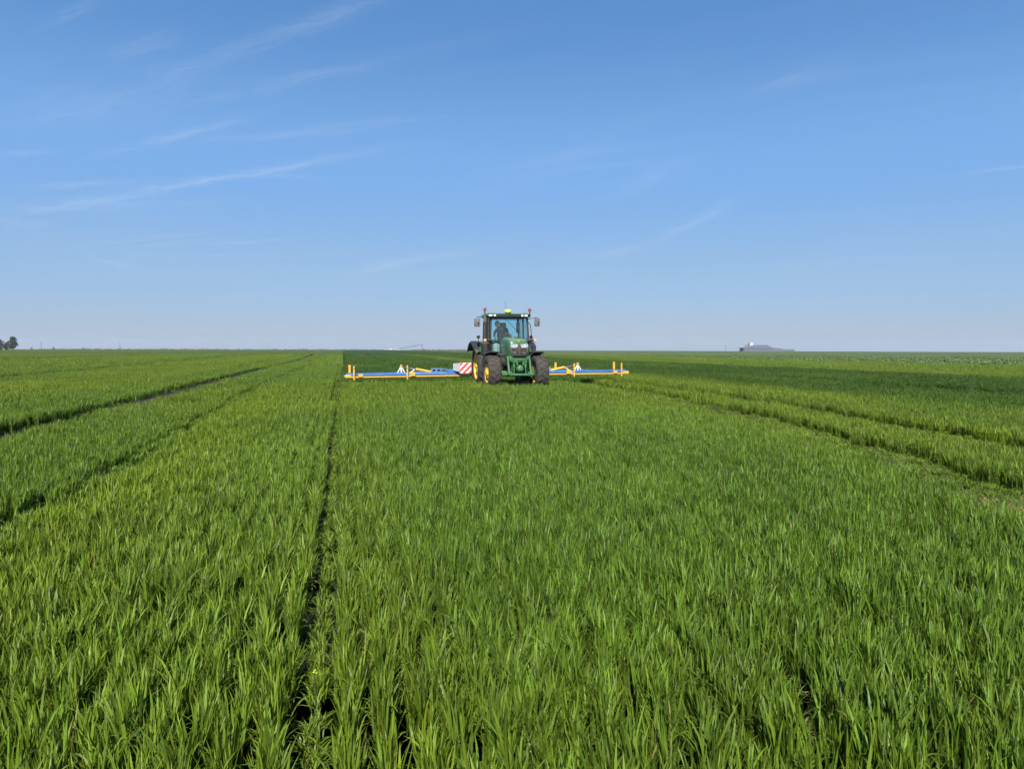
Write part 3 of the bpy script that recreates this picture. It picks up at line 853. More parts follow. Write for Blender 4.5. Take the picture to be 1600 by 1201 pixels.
b.tube([(-.6, -.16, .62), (.6, -.16, .62)], .025, 8)
b.build('front_axle', GREEN2, tr)
MB().tube([(-.8, 2.6, .915), (.8, 2.6, .915)], .14, 14).build('rear_axle', GREEN2, tr)

# front mudguards
for sx in (-1, 1):
    inner, outer = .66, 1.13
    ring = []
    for k in range(12):
        a = R(80 + k * 7.5)                                 # arc over the tyre, from front to rear
        y0, z0 = -math.cos(a) * .825, .70 + math.sin(a) * .825
        y1, z1 = -math.cos(a) * .80, .70 + math.sin(a) * .80
        dr = .05
        ring.append([(sx * inner, y0, z0 - dr), (sx * (inner + .05), y0, z0 + .012), (sx * (outer - .05), y0, z0 + .012), (sx * outer, y0, z0 - dr),
                     (sx * (outer - .012), y1, z1 - dr), (sx * (outer - .06), y1, z1), (sx * (inner + .06), y1, z1), (sx * (inner + .012), y1, z1 - dr)])
    fe = MB().loft(ring).build('mudguard', BLACK, tr)
    MB().tube([(sx * .58, .05, .85), (sx * .55, .05, 1.2), (sx * .68, .05, 1.46)], .022, 8).build('stay', BLACK, fe)

# cab
FL = [(-.78, 1.12), (.78, 1.12)]
wsb = {'bl': (-.73, 1.08, 1.42), 'br': (.73, 1.08, 1.42), 'tl': (-.70, 1.18, 2.90), 'tr': (.70, 1.18, 2.90)}
cab = MB()
cab.tube([(-.77, 1.10, 1.25), (-.79, 1.08, 2.0), (-.745, 1.16, 2.92)], [.045, .042, .04], 8)
cab.tube([(.77, 1.10, 1.25), (.79, 1.08, 2.0), (.745, 1.16, 2.92)], [.045, .042, .04], 8)
for sx in (-1, 1):
    cab.tube([(sx * .80, 1.95, 1.25), (sx * .80, 1.98, 2.0), (sx * .76, 1.98, 2.92)], .035, 8)
    cab.tube([(sx * .74, 2.72, 1.55), (sx * .76, 2.72, 2.1), (sx * .70, 2.66, 2.92)], .045, 8)
    cab.tube([(sx * .77, 1.10, 1.26), (sx * .80, 1.95, 1.26)], .045, 8)
    cab.tube([(sx * .745, 1.16, 2.90), (sx * .70, 2.66, 2.90)], .04, 8)
cab.tube([(-.745, 1.16, 2.90), (.745, 1.16, 2.90)], .045, 8)
cab.tube([(-.74, 2.70, 1.9), (.74, 2.70, 1.9)], .05, 8)
cab.tube([(-.70, 2.66, 2.90), (.70, 2.66, 2.90)], .045, 8)
cab.tube([(-.77, 1.09, 1.40), (.77, 1.09, 1.40)], .035, 8)
cabf = cab.build('cab_frame', BLACKC, tr)
b = MB().box((0, 1.85, 1.22), (1.56, 1.55, .10)).box((0, 2.72, 1.6), (1.40, .06, .62))
b.build('cab_floor', TRIM, tr, bevel=.02)


def pane(name, quad, mtl, th=(0, .008, 0)):
    return MB().loft([[Vector(p) for p in quad], [Vector(p) + Vector(th) for p in quad]]).build(name, mtl, tr, smooth=0)


pane('windscreen', [(-.75, 1.075, 1.42), (.75, 1.075, 1.42), (.76, 1.065, 2.0), (.715, 1.14, 2.875), (-.715, 1.14, 2.875), (-.76, 1.065, 2.0)], GLASS)
pane('rear_window', [(-.70, 2.72, 1.95), (.70, 2.72, 1.95), (.66, 2.67, 2.86), (-.66, 2.67, 2.86)], GLASS2)
for sx in (-1, 1):
    pane('door_glass' if sx > 0 else 'side_glass', [(sx * .795, 1.14, 1.32), (sx * .805, 1.92, 1.32), (sx * .80, 1.94, 2.0), (sx * .765, 1.95, 2.86), (sx * .755, 1.20, 2.86), (sx * .80, 1.12, 2.0)], GLASS2, (sx * .008, 0, 0))
    pane('quarter_glass', [(sx * .80, 2.02, 1.95), (sx * .77, 2.66, 1.95), (sx * .72, 2.62, 2.86), (sx * .765, 2.02, 2.86)], GLASS2, (sx * .008, 0, 0))

# roof
def roof_ring(y, hw, zb, zt, e=.0):
    p = [(-hw + .05, zb), (-hw, zb + .05), (-hw + .03, zt - .05), (-hw + .14, zt), (-.42, zt + e), (.42, zt + e), (hw - .14, zt), (hw - .03, zt - .05), (hw, zb + .05), (hw - .05, zb)]
    return [(q[0] - .03, y, q[1]) for q in p]


b = MB().loft([roof_ring(.98, .86, 2.94, 3.0, .0), roof_ring(1.05, .91, 2.91, 3.045, -.01), roof_ring(1.3, .93, 2.905, 3.085, -.01), roof_ring(2.4, .90, 2.905, 3.09, .01), roof_ring(2.85, .84, 2.92, 3.05, .0)])
roof = b.build('roof', GREEN, tr, bevel=.01)
b = MB().prism([(-.80, 2.905), (.74, 2.905), (.74, 3.005), (.46, 3.01), (.40, 2.985), (-.46, 2.985), (-.52, 3.01), (-.80, 3.005)], 'y', .945, 1.10)
b.build('front_fascia', BLACK, roof, bevel=.01)
for cx_, rx_, rz_ in ((-.86 + .06, .085, .045), (-.655 + .03, .05, .045), (.50, .05, .045), (.66, .08, .045)):
    prof = [(0, .915), (.6, .918), (.92, .93), (1.0, .95)]
    vs = MB()
    rings = []
    for rr, yy in reversed(prof):
        rings.append([(cx_ + rx_ * max(rr, .02) * math.cos(k * math.pi / 8), yy, 2.955 + rz_ * max(rr, .02) * math.sin(k * math.pi / 8)) for k in range(16)])
    vs.loft(rings).build('work_lamp', LAMP, roof)
MB().box((-.06, 1.22, 2.835), (.82, .02, .075)).build('sun_visor', WHITEP, tr, bevel=.004)

# roof furniture
gd = MB().lathe([(.125, 3.10), (.135, 3.14), (.128, 3.175), (.10, 3.20), (.05, 3.215), (0, 3.218)], 'z', c=(-.055, 1.12, 0), n=24).build('gps_dome', GPSY, tr)
MB().lathe([(.0, 3.02), (.11, 3.03), (.13, 3.08), (.128, 3.105)], 'z', c=(-.055, 1.12, 0), n=24).box((-.055, 1.15, 3.02), (.18, .2, .06)).build('dome_base', GREEN2, gd)
MB().tube([(-.03, 1.5, 3.05), (-.05, 1.5, 3.25), (-.12, 1.5, 3.56)], [.009, .007, .004], 6).build('antenna', BLACK, tr)
for bx_, side in ((-.99, -1), (.89, 1)):
    st = MB()
    if side < 0: st.tube([(-.86, 1.25, 2.98), (-.96, 1.2, 2.99), (-.985, 1.2, 3.05), (-.985, 1.2, 3.15)], .016, 8)
    else: st.tube([(.80, 1.3, 2.93), (.90, 1.3, 2.92), (.905, 1.3, 3.02), (.89, 1.3, 3.15)], .013, 8)
    st.box((bx_, 1.2 if side < 0 else 1.3, 3.09), (.05, .05, .05))
    be = MB().lathe([(.058, 3.145), (.064, 3.17), (.066, 3.23), (.056, 3.265), (.03, 3.285), (0, 3.288)], 'z', c=(bx_ if side > 0 else -.985, 1.2 if side < 0 else 1.3, 0), n=18).build('beacon', RED, tr)
    st.build('beacon_stem', BLACK, be)
for sx, x0, x1, zc in ((-1, -1.43, -1.20, 2.675), (1, 1.05, 1.26, 2.71)):
    xm = (x0 + x1) / 2; hw = (x1 - x0) / 2
    rr = []
    for yy, k in ((1.02, .6), (1.03, .9), (1.06, 1.0), (1.13, 1.0)):
        rr.append([(xm + hw * k * px_, yy, zc + .165 * k * pz_) for px_, pz_ in ((-1, -.8), (-.8, -1), (.8, -1), (1, -.8), (1, .8), (.8, 1), (-.8, 1), (-1, .8))])
    mi = MB().loft(rr).build('mirror', MIRB, tr)
    MB().box((xm, 1.134, zc), (hw * 1.7, .006, .28)).build('mirror_glass', MIRG, mi)
    MB().box((xm + .03, 1.012, zc - .03), (.05, .03, .07)).build('clamp', BLACK, mi, bevel=.006)
    MB().tube([(sx * .76, 1.12, 2.84), (sx * .95, 1.08, 2.87), (xm, 1.075, 2.90), (xm, 1.075, 2.80)], .016, 8).build('mirror_arm', BLACK, mi)
MB().tube([(.78, 1.08, 2.70), (.85, 1.05, 2.62), (.885, 1.05, 2.45), (.905, 1.05, 2.2), (.905, 1.05, 1.98), (.80, 1.08, 1.90)], .017, 8).build('grab_rail', BLACK, tr)
for sx in (-1, 1):
    xa = sx * 1.02 if sx > 0 else -1.035
    il = MB().lathe([(0, .825), (.045, .83), (.062, .85), (.066, .90), (.05, .93), (0, .93)], 'y', c=(xa, 0, 1.965), n=16).build('indicator_lamp', AMBER, tr)
    MB().box((sx * (.86), .93, 1.975), (.26, .08, .085)).build('lamp_bracket', BLACK, il, bevel=.015)

# exhaust and after-treatment can on the tractor's right
b = MB().tube([(-1.02, .92, 1.9), (-1.03, .94, 2.2), (-1.02, .96, 2.70)], .085, 18)
b.tube([(-.88, 1.0, 1.86), (-.88, 1.02, 2.4), (-.86, 1.05, 2.82)], .055, 12)
ex = b.build('exhaust', BLACK, tr)
MB().tube([(-1.02, .96, 2.68), (-1.02, .96, 2.78), (-1.02, 1.0, 2.88), (-1.02, 1.06, 2.94)], [.07, .065, .065, .065], 16).build('tail_pipe', DARK, ex)
b = MB().tube([(-1.02, .88, 1.36), (-1.02, .88, 1.40), (-1.02, .88, 1.84), (-1.02, .88, 1.90)], [.14, .19, .19, .12], 24)
b.tube([(-1.02, .88, 1.52), (-1.02, .88, 1.545)], .197, 24).tube([(-1.02, .88, 1.74), (-1.02, .88, 1.765)], .197, 24)
b.tube([(-1.02, .9, 1.4), (-.9, .9, 1.1), (-.5, .9, 1.1)], .07, 12)
b.build('silencer_can', BLACK, ex)

# steps, tool box, tank
b = MB().box((-.82, 1.25, .92), (.42, .95, .52)); b.build('tool_box', GREEN2, tr, bevel=.04)
b = MB()
for k, z in enumerate((.50, .78)): b.box((-1.02, 1.2, z), (.16, .42, .03))
for yy in (1.0, 1.4): b.tube([(-1.0, yy, 1.15), (-1.04, yy, .48)], .016, 6)
b.build('step', BLACK, tr)
MB().loft([[(x_, y_, z_) for x_, z_ in ((.48, .66), (1.02, .70), (1.05, 1.12), (.95, 1.2), (.48, 1.2))] for y_ in (.85, 1.75)]).build('fuel_tank', BLACK, tr, bevel=.03)
b = MB().loft([[(x_, y_, z_) for x_, z_ in ((-1.0, 1.05), (-.62, 1.05), (-.62, 1.34), (-1.0, 1.34))] for y_ in (.95, 1.65)])
b.build('side_locker', GREEN2, tr, bevel=.03)

# rear mudguards
for sx in (-1, 1):
    ring = []; ring2 = []
    for k in range(13):
        a = R(34 + k * 9.0)
        y0, z0 = 2.6 - math.cos(a) * 1.03, .92 + math.sin(a) * 1.03
        y1, z1 = 2.6 - math.cos(a) * 1.00, .92 + math.sin(a) * 1.00
        ring.append([(sx * .62, y0, z0), (sx * 1.08, y0, z0), (sx * 1.08, y1, z1), (sx * .62, y1, z1)])
        e = math.sin(math.pi * min(1, max(0, (k + .6) / 8.0))) ** .5 if k < 5 else 1.0
        ow = 1.10 + .26 * e
        ring2.append([(sx * 1.083, y0, z0 + .008), (sx * (ow - .06), y0, z0 + .008), (sx * ow, y0 + .0, z0 - .05), (sx * (ow - .01), y1, z1 - .07), (sx * (ow - .07), y1, z1 - .01), (sx * 1.083, y1, z1 - .004)])
    fe = MB().loft(ring).build('rear_mudguard', GREEN2, tr, bevel=.006)
    MB().loft(ring2).build('mudguard_extension', BLACKC, fe)
    MB().prism([(2.6 - math.cos(R(34 + k * 9.0)) * 1.01, .92 + math.sin(R(34 + k * 9.0)) * 1.01) for k in range(13)], 'x', sx * .60, sx * .618).build('inner_panel', GREEN2, fe)
    lm = MB().lathe([(0, 1.93), (.05, 1.935), (.075, 1.96), (.05, 2.02), (0, 2.03)], 'y', c=(sx * 1.12, 0, 2.12), n=14).build('side_lamp', BLACK, fe)
    MB().tube([(sx * 1.12, 1.99, 2.09), (sx * 1.08, 2.05, 1.90)], .014, 6).build('lamp_stalk', BLACK, fe)

# inside the cab
b = MB()
sr = [[(x_, y_, z_) for x_, z_ in ((-.26, 1.70), (.26, 1.70), (.27, 1.78), (.22, 1.82), (-.22, 1.82), (-.27, 1.78))] for y_ in (1.80, 2.30)]
se = MB().loft(sr).build('seat', SEATM, tr, bevel=.03)
MB().loft([[(sx_ * hw_, y_ + dy_, z_) for sx_, dy_ in ((-1, 0), (-.8, -.05), (.8, -.05), (1, 0), (.8, .08), (-.8, .08))] for hw_, y_, z_ in ((.24, 2.28, 1.82), (.27, 2.33, 2.1), (.24, 2.40, 2.42), (.15, 2.42, 2.55), (.14, 2.43, 2.72))]).build('backrest', SEATM, se)
MB().box((0, 2.05, 1.48), (.3, .35, .44)).build('seat_base', TRIM, se, bevel=.02)
MB().box((-.40, 1.95, 1.98), (.13, .5, .07)).box((-.40, 2.1, 1.8), (.08, .1, .3)).build('armrest', TRIM, se, bevel=.02)
rot = Matrix.Rotation(R(-32), 3, 'X')
sw = MB()
cs = Vector((-.04, 1.47, 2.13))
ringp = [cs + rot @ Vector((.20 * math.cos(k * math.pi / 12), .20 * math.sin(k * math.pi / 12), 0)) for k in range(25)]
sw.tube(ringp, .017, 8, cap=False)
for k in range(3):
    a = R(90 + 120 * k)
    sw.tube([cs + rot @ Vector((0, 0, -.03)), cs + rot @ Vector((.2 * math.cos(a), .2 * math.sin(a), 0))], .012, 6)
swo = sw.build('steering_wheel', BLACK, tr)
MB().tube([(-.04, 1.20, 1.35), (-.04, 1.38, 1.95), cs + rot @ Vector((0, 0, -.02))], [.09, .08, .05], 10).build('steering_column', BLACK, swo)
MB().loft([[(x_ - .04, y_, z_) for x_, y_ in ((-.24, 1.2), (.24, 1.2), (.2, 1.36), (-.2, 1.36))] for z_ in (1.9, 2.02)] + [[(x_ * .8 - .04, y_, 2.14) for x_, y_ in ((-.2, 1.22), (.2, 1.22), (.16, 1.30), (-.16, 1.30))]]).build('dashboard', BLACK, tr, bevel=.02)
MB().box((-.46, 1.75, 1.62), (.26, .7, .40)).box((-.50, 1.30, 1.60), (.16, .1, .5)).build('side_console', CREAM, tr, bevel=.04)
MB().loft([[(x_, y_, z_) for x_, y_ in ((.34, 1.9), (.70, 1.9), (.70, 2.3), (.34, 2.3))] for z_ in (1.3, 1.95)] + [[(x_, y_, 2.12) for x_, y_ in ((.40, 2.0), (.68, 2.0), (.68, 2.3), (.40, 2.3))]]).build('passenger_seat', SEATM, tr, bevel=.04)
mo = MB().box((.48, 1.62, 2.50), (.15, .05, .42)).build('monitor', BLACK, tr, bevel=.015)
MB().tube([(.48, 1.64, 2.30), (.52, 1.70, 2.0), (.55, 1.8, 1.85)], .018, 6).build('monitor_stalk', BLACK, mo)
MB().tube([(-.22, 1.055, 2.86), (.05, 1.045, 2.62), (.26, 1.04, 2.40)], .009, 6).build('wiper', BLACK, tr)

# ------------------------------------------------------------------ driver
SKIN = mat('skin', (0.45, 0.27, 0.19), 0.6, var=0.05)
SHIRT = mat('grey_shirt', (0.16, 0.18, 0.20), 0.9, var=0.1, scale=10)
TROUS = mat('dark_trousers', (0.04, 0.045, 0.06), 0.9)
HAIR = mat('dark_hair', (0.03, 0.022, 0.016), 0.7)


def skin_figure(name, verts, edges, rads, mtl, parent, sub=2, root=0):
    me = bpy.data.meshes.new(name); me.from_pydata(verts, edges, []); me.update()
    me.materials.append(mtl)
    o = bpy.data.objects.new(name, me); C.objects.link(o); o.parent = parent
    bpy.context.view_layer.update()
    sk = o.modifiers.new('skin', 'SKIN'); sk.use_smooth_shade = True
    if not me.skin_vertices: me.attributes.new  # layer is created by the modifier below
    if len(me.skin_vertices) == 0:
        import bmesh
        bm = bmesh.new(); bm.from_mesh(me); bm.verts.layers.skin.verify(); bm.to_mesh(me); bm.free()
    lay = me.skin_vertices[0].data
    for i, r in enumerate(rads):
        lay[i].radius = (r, r) if not isinstance(r, tuple) else r
        lay[i].use_root = (i == root)
    ss = o.modifiers.new('sub', 'SUBSURF'); ss.levels = sub; ss.render_levels = sub
    return o


dv = empty('person', (tx, ty, float(terrain(tx, ty))), TH)
tag(dv, 'driver in grey shirt leaning sideways behind the steering wheel in the cab', 'person')
V_ = [(0, 2.08, 1.93), (-.05, 2.07, 2.10), (-.14, 2.03, 2.30), (-.22, 2.0, 2.43), (-.27, 1.97, 2.50), (-.30, 1.945, 2.56),      # pelvis .. neck base
      (-.38, 2.0, 2.40), (-.46, 1.95, 2.18), (-.44, 1.74, 2.06), (-.42, 1.66, 2.05),                                            # right arm
      (-.04, 2.0, 2.42), (.10, 1.90, 2.24), (.12, 1.66, 2.20), (.11, 1.57, 2.22),                                               # left arm
      (-.12, 2.0, 1.90), (-.19, 1.62, 1.93), (-.19, 1.52, 1.52), (-.18, 1.44, 1.36),
      (.12, 2.0, 1.90), (.20, 1.62, 1.92), (.20, 1.50, 1.52), (.19, 1.42, 1.36)]
E_ = [(0, 1), (1, 2), (2, 3), (3, 4), (4, 5), (3, 6), (6, 7), (7, 8), (8, 9), (3, 10), (10, 11), (11, 12), (12, 13), (0, 14), (14, 15), (15, 16), (16, 17), (0, 18), (18, 19), (19, 20), (20, 21)]
R_ = [(.16, .12), (.16, .12), (.17, .12), (.14, .10), .065, .058, .07, .05, .038, .032, .07, .05, .038, .032, .085, .065, .05, .042, .085, .065, .05, .042]
skin_figure('body', V_, E_, R_, SHIRT, dv)
# head: shaped, with nose, ears, hair
hd = MB()
hc = Vector((-.345, 1.925, 2.655)); hr = Matrix.Rotation(R(35), 3, 'Z') @ Matrix.Rotation(R(16), 3, 'Y') @ Matrix.Rotation(R(18), 3, 'X')
rings = []
for z_, rx_, ry_, oy in ((-.125, .02, .03, -.03), (-.115, .045, .055, -.03), (-.08, .062, .082, -.015), (-.03, .073, .095, -.005), (.02, .077, .10, 0), (.07, .074, .095, .005), (.105, .055, .07, .01), (.122, .02, .025, .012)):
    rings.append([hc + hr @ Vector((rx_ * math.cos(k * math.pi / 8), oy + ry_ * math.sin(k * math.pi / 8), z_)) for k in range(16)])
hd.loft(rings)
hd.loft([[hc + hr @ Vector(p) for p in q] for q in (((-.012, -.09, .01), (.012, -.09, .01), (0, -.10, .015)), ((-.018, -.095, -.03), (.018, -.095, -.03), (0, -.128, -.03)))])
for sx in (-1, 1): hd.box(hc + hr @ Vector((sx * .078, .01, -.01)), (.016, .04, .06), hr)
head = hd.build('head', SKIN, dv, smooth=60)
h = MB(); rings = []
for z_, rx_, ry_, oy in ((-.06, .066, .05, .055), (-.01, .082, .075, .032), (.03, .084, .095, .014), (.075, .081, .104, .006), (.112, .062, .08, .01), (.132, .02, .03, .012)):
    rings.append([hc + hr @ Vector((rx_ * math.cos(k * math.pi / 8), oy + ry_ * math.sin(k * math.pi / 8), z_)) for k in range(16)])
h.loft(rings).build('hair', HAIR, head, smooth=60)
for hx, hy, hz, sgn in ((-.42, 1.64, 2.045, -1), (.11, 1.55, 2.225, 1)):
    hv = [(hx, hy, hz), (hx, hy - .05, hz)]; he = [(0, 1)]; rr = [.03, .034]
    for k in range(4):
        fx = (k - 1.5) * .019; n0 = len(hv)
        ln = (.032, .038, .036, .028)[k]
        hv += [(hx + fx, hy - .075, hz + .004), (hx + fx, hy - .075 - ln, hz - .008), (hx + fx, hy - .07 - ln, hz - .038)]
        he += [(1, n0), (n0, n0 + 1), (n0 + 1, n0 + 2)]; rr += [.0095, .0088, .0075]
    n0 = len(hv)
    hv += [(hx - sgn * .04, hy - .04, hz - .012), (hx - sgn * .05, hy - .075, hz - .03)]; he += [(0, n0), (n0, n0 + 1)]; rr += [.011, .009]
    skin_figure('hand', hv, he, rr, SKIN, dv, sub=1)

# ------------------------------------------------------------------ wide folding boom machine behind the tractor
IX, IY = -0.85, 33.4
im = empty('boom_mower', (IX, IY, 0.0), TH)
im.rotation_euler = (0, R(-0.55), TH)
tag(im, 'wide blue and yellow folding boom machine carried low over the wheat behind the tractor', 'farm implement')
ZB = .495                                                # height of the cutter bar
for sx in (-1, 1):
    inner = MB().box((sx * 2.35, 0, ZB), (2.72, .06, .052)).build('cutter_bar', IYEL, im, bevel=.01)
    MB().box((sx * 2.35, .03, ZB - .045), (2.66, .05, .024)).build('blade_guard', IORG, inner, bevel=.006)
    outer = MB().box((sx * 4.95, 0, ZB - .005), (2.46, .06, .052)).build('cutter_bar', IYEL, im, bevel=.01)
    MB().box((sx * 4.95, .03, ZB - .050), (2.4, .05, .024)).build('blade_guard', IORG, outer, bevel=.006)
    # blue boom: rolled cover with a slightly sagging upper edge
    for x0, x1, hgt in ((1.0, 3.35, .125), (3.75, 6.2, .09)):
        rings = []
        for k in range(9):
            f = k / 8; x_ = x0 + (x1 - x0) * f
            z1 = ZB + .055 + hgt - .025 * math.sin(math.pi * f) + .03 * (1 - f)
            rings.append([(sx * x_, .06, ZB + .042), (sx * x_, .05, ZB + .09), (sx * x_, .10, z1), (sx * x_, .42, z1 + .025), (sx * x_, .62, z1 - .02), (sx * x_, .66, ZB + .05)])
        MB().loft(rings).build('boom_cover', IBLUE, im, bevel=.008)
    MB().box((sx * 3.55, .2, ZB + .06), (.36, .34, .13)).build('hinge_plate', IBLUE2, im, bevel=.012)
    MB().box((sx * 3.44, -.02, ZB + .09), (.20, .13, .17)).build('hinge_box', IYEL, im, bevel=.015)
    MB().box((sx * 5.62, -.02, ZB + .06), (.18, .12, .13)).build('end_bracket', IYEL, im, bevel=.012)
    MB().box((sx * 6.14, .03, ZB + .03), (.26, .14, .12)).build('end_skid', IYEL, im, bevel=.015)
    MB().tube([(sx * 6.2, -.03, ZB + .09), (sx * 6.3, .1, ZB + .04)], .022, 8).build('tip_rod', WHITEP, im)
    for px_, pz0, pz1, py_ in ((5.90, ZB - .13, ZB + .47, -.10), (3.68, ZB - .13, ZB + .47, -.10)):
        po = MB().box((sx * px_, py_, (pz0 + pz1) / 2), (.062, .062, pz1 - pz0)).build('stand_post', IYEL, im, bevel=.01)
        MB().box((sx * px_, py_ - .04, pz1 - .10), (.05, .02, .03)).build('pin', IORG, po)
    for px_ in (6.05, 3.28) if sx > 0 else (6.07,):
        MB().box((sx * (px_ - .28 * (sx > 0)), .55, ZB + .33), (.09, .09, .34)).build('rear_post', IYEL, im, bevel=.01)
    # white a-frame with the folding ram
    b = MB()
    b.tube([(sx * 3.92, .15, ZB + .44), (sx * 4.09, .15, ZB + .12)], .026, 8).tube([(sx * 3.92, .15, ZB + .44), (sx * 3.76, .15, ZB + .12)], .026, 8)
    b.box((sx * 3.92, .15, ZB + .28), (.06, .05, .25)).box((sx * 4.1, .15, ZB + .11), (.10, .09, .05)).box((sx * 3.75, .15, ZB + .11), (.10, .09, .05))
    af = b.build('fold_frame', WHITEP, im)
    MB().lathe([(0, .08), (.05, .08), (.05, .22), (0, .22)], 'y', c=(sx * 3.92, 0, ZB + .45), n=14).build('pivot', IYEL, af)
    ra = MB().tube([(sx * 3.30, .15, ZB + .30), (sx * 2.66, .15, ZB + .17)], .055, 14).build('hydraulic_ram', IYEL, im)
    MB().tube([(sx * 3.92, .15, ZB + .41), (sx * 3.30, .15, ZB + .30)], .018, 8).build('ram_rod', CHROME, ra)
    MB().tube([(sx * 3.35, .15, ZB + .28), (sx * 3.52, .15, ZB + .16), (sx * 3.65, .15, ZB + .12)], .022, 8).build('brace_link', WHITEP, im)
    # bracket with windows near the centre
    b = MB()
    for x_ in (2.62, 2.42, 2.22): b.box((sx * x_, .2, ZB + .22), (.06, .12, .20))
    b.box((sx * 2.42, .2, ZB + .30), (.46, .10, .04)).box((sx * 2.42, .26, ZB + .2), (.40, .02, .16))
    b.tube([(sx * 2.25, .15, ZB + .30), (sx * 1.55, .15, ZB + .20)], .022, 6)
    b.build('ram_bracket', IBLUE2, im, bevel=.008)
    rings = []
    for k in range(9):
        f = k / 8; x_ = 2.05 - .70 * f
        z1 = ZB + .15 + .14 * math.sin(math.pi * f) ** 1.2
        rings.append([(sx * x_, -.02, ZB + .05), (sx * x_, .0, z1 - .02), (sx * x_, .1, z1), (sx * x_, .45, z1), (sx * x_, .5, ZB + .05)])
    MB().loft(rings).build('centre_hump', IBLUE, im)
    # warning board: red and white stripes with a white side flap, its shade painted as grey
    wb = empty('warning_board', (sx * 1.22, -.28, ZB + .335), 0, im)
    MB().box((0, .012, 0), (.50, .02, .45)).build('board_back', WHITEP, wb, bevel=.004)

    def clip(poly, a, b_, c_):
        out_ = []
        for i in range(len(poly)):
            p, q = poly[i], poly[(i + 1) % len(poly)]
            fp, fq = a * p[0] + b_ * p[1] - c_, a * q[0] + b_ * q[1] - c_
            if fp >= 0: out_.append(p)
            if fp * fq < 0:
                k_ = fp / (fp - fq); out_.append((p[0] + (q[0] - p[0]) * k_, p[1] + (q[1] - p[1]) * k_))
        return out_
    REDP = bpy.data.materials.get('red_stripe') or mat('red_stripe', (0.62, 0.05, 0.045), 0.4, dust=0.08)
    for c0 in (-.46, -.205, .05, .305):
        poly = [(-.243, -.218), (.243, -.218), (.243, .218), (-.243, .218)]
        poly = clip(poly, -sx * -1.0, 1.0, c0) if False else clip(poly, (1.0 if sx > 0 else -1.0), 1.0, c0)
        if len(poly) > 2: poly = clip(poly, (-1.0 if sx > 0 else 1.0), -1.0, -(c0 + .13))
        if len(poly) > 2: MB().prism(poly, 'y', -.004, .0015).build('red_stripe', REDP, wb, smooth=0)
    MB().loft([[(sx * .255, .0, z_), (sx * .255, .02, z_), (sx * .50, .26, z_ * .8 + .02), (sx * .50, .24, z_ * .8 + .02)] for z_ in (-.16, .21)]).build('side_flap', WHITESH, wb)
    MB().box((sx * 1.22, -.30, ZB + .055), (.42, .10, .10)).build('rubber_block', BLACK, im, bevel=.012)
b = MB().box((0, .25, ZB + .12), (2.1, .5, .16)).box((0, .1, ZB + .45), (.9, .14, .5)).box((-.45, -.15, ZB + .2), (.1, .5, .3)).box((.45, -.15, ZB + .2), (.1, .5, .3))
b.tube([(-.45, -.4, ZB + .1), (-.42, -1.0, ZB + .05)], .05, 8).tube([(.45, -.4, ZB + .1), (.42, -1.0, ZB + .05)], .05, 8).tube([(0, .1, ZB + .65), (0, -.8, ZB + .5)], .04, 8)
b.build('centre_frame', IBLUE, im, bevel=.015)
MB().box((0, -.02, ZB), (1.98, .07, .07)).build('cutter_bar', IYEL, im, bevel=.01)

# ------------------------------------------------------------------ far things along the horizon
BARK = mat('bark', (0.10, 0.075, 0.055), 0.9)


def leaf_mat(name, a, b_):
    m = bpy.data.materials.new(name); m.use_nodes = True
    t = NT(m.node_tree); m.node_tree.nodes.clear()
    out = t.n('ShaderNodeOutputMaterial'); p = t.n('ShaderNodeBsdfPrincipled'); t.link(p.outputs[0], out.inputs[0])
    co = t.n('ShaderNodeTexCoord').outputs['Object']
    t.link(t.ramp(t.noise(co, 1.1, 4, 0.6), [(0.3, a), (0.7, b_)]), p.inputs['Base Color']); p.inputs['Roughness'].default_value = 0.6
    return m


LEAFD = leaf_mat('dark_foliage', (0.022, 0.036, 0.020), (0.060, 0.072, 0.038))
LEAFB = leaf_mat('bush_foliage', (0.030, 0.050, 0.022), (0.07, 0.09, 0.04))


def sight(xp, dist, lift=0.0):
    x_ = (xp - 800) / 1200 * dist
    return Vector((x_, dist, float(terrain(x_, dist)) + lift))


def leaf_cloud(b, centres, g, n, size):
    for c_, rx_, rz_ in centres:
        for k in range(n):
            d = Vector(g.normal(size=3)); d.normalize()
            rr = g.random() ** .45
            p = Vector(c_) + Vector((d.x * rx_, d.y * rx_, d.z * rz_)) * rr
            a = Vector(g.normal(size=3)).normalized() * size * g.uniform(.7, 1.5); q = a.cross(Vector(g.normal(size=3))).normalized() * size * .6
            b.add([p - a, p + q, p + a, p - q], [(0, 1, 2, 3)])


def tree(name, label, loc, H, W, shape, seed, cat='tree', group=None, mtl=None, n=60):
    g = np.random.default_rng(seed)
    o = empty(name, loc); tag(o, label, cat, group)
    t = MB().tube([(0, 0, -.5), (.1, 0, H * .3), (0, .1, H * .62), (.05, .05, H * .9)], [H * .03, H * .024, H * .014, H * .004], 8)
    for k in range(9):
        z = H * g.uniform(.2, .75); a = g.random() * 6.28; l = W * .42 * (1 - z / H * .6)
        t.tube([(0, 0, z), (math.cos(a) * l * .6, math.sin(a) * l * .6, z + l * .25), (math.cos(a) * l, math.sin(a) * l, z + l * .5)], [H * .010, H * .006, H * .002], 5)
    t.build('trunk', BARK, o)
    cs = []
    for k in range(46):
        f = g.random()
        z = H * (.06 + .90 * f)
        prof = (1 - f) ** .8 + .06 if shape == 'cone' else math.sin(math.pi * (.12 + .8 * f)) ** .7
        a = g.random() * 6.28; rr = W * .42 * prof * g.uniform(.05, .95)
        cs.append(((math.cos(a) * rr, math.sin(a) * rr, z), W * .15 + W * .08 * prof, H * .085))
    c = MB(); leaf_cloud(c, cs, g, n, H * .045)
    c.build('crown', mtl or LEAFD, o, smooth=0)
    return o


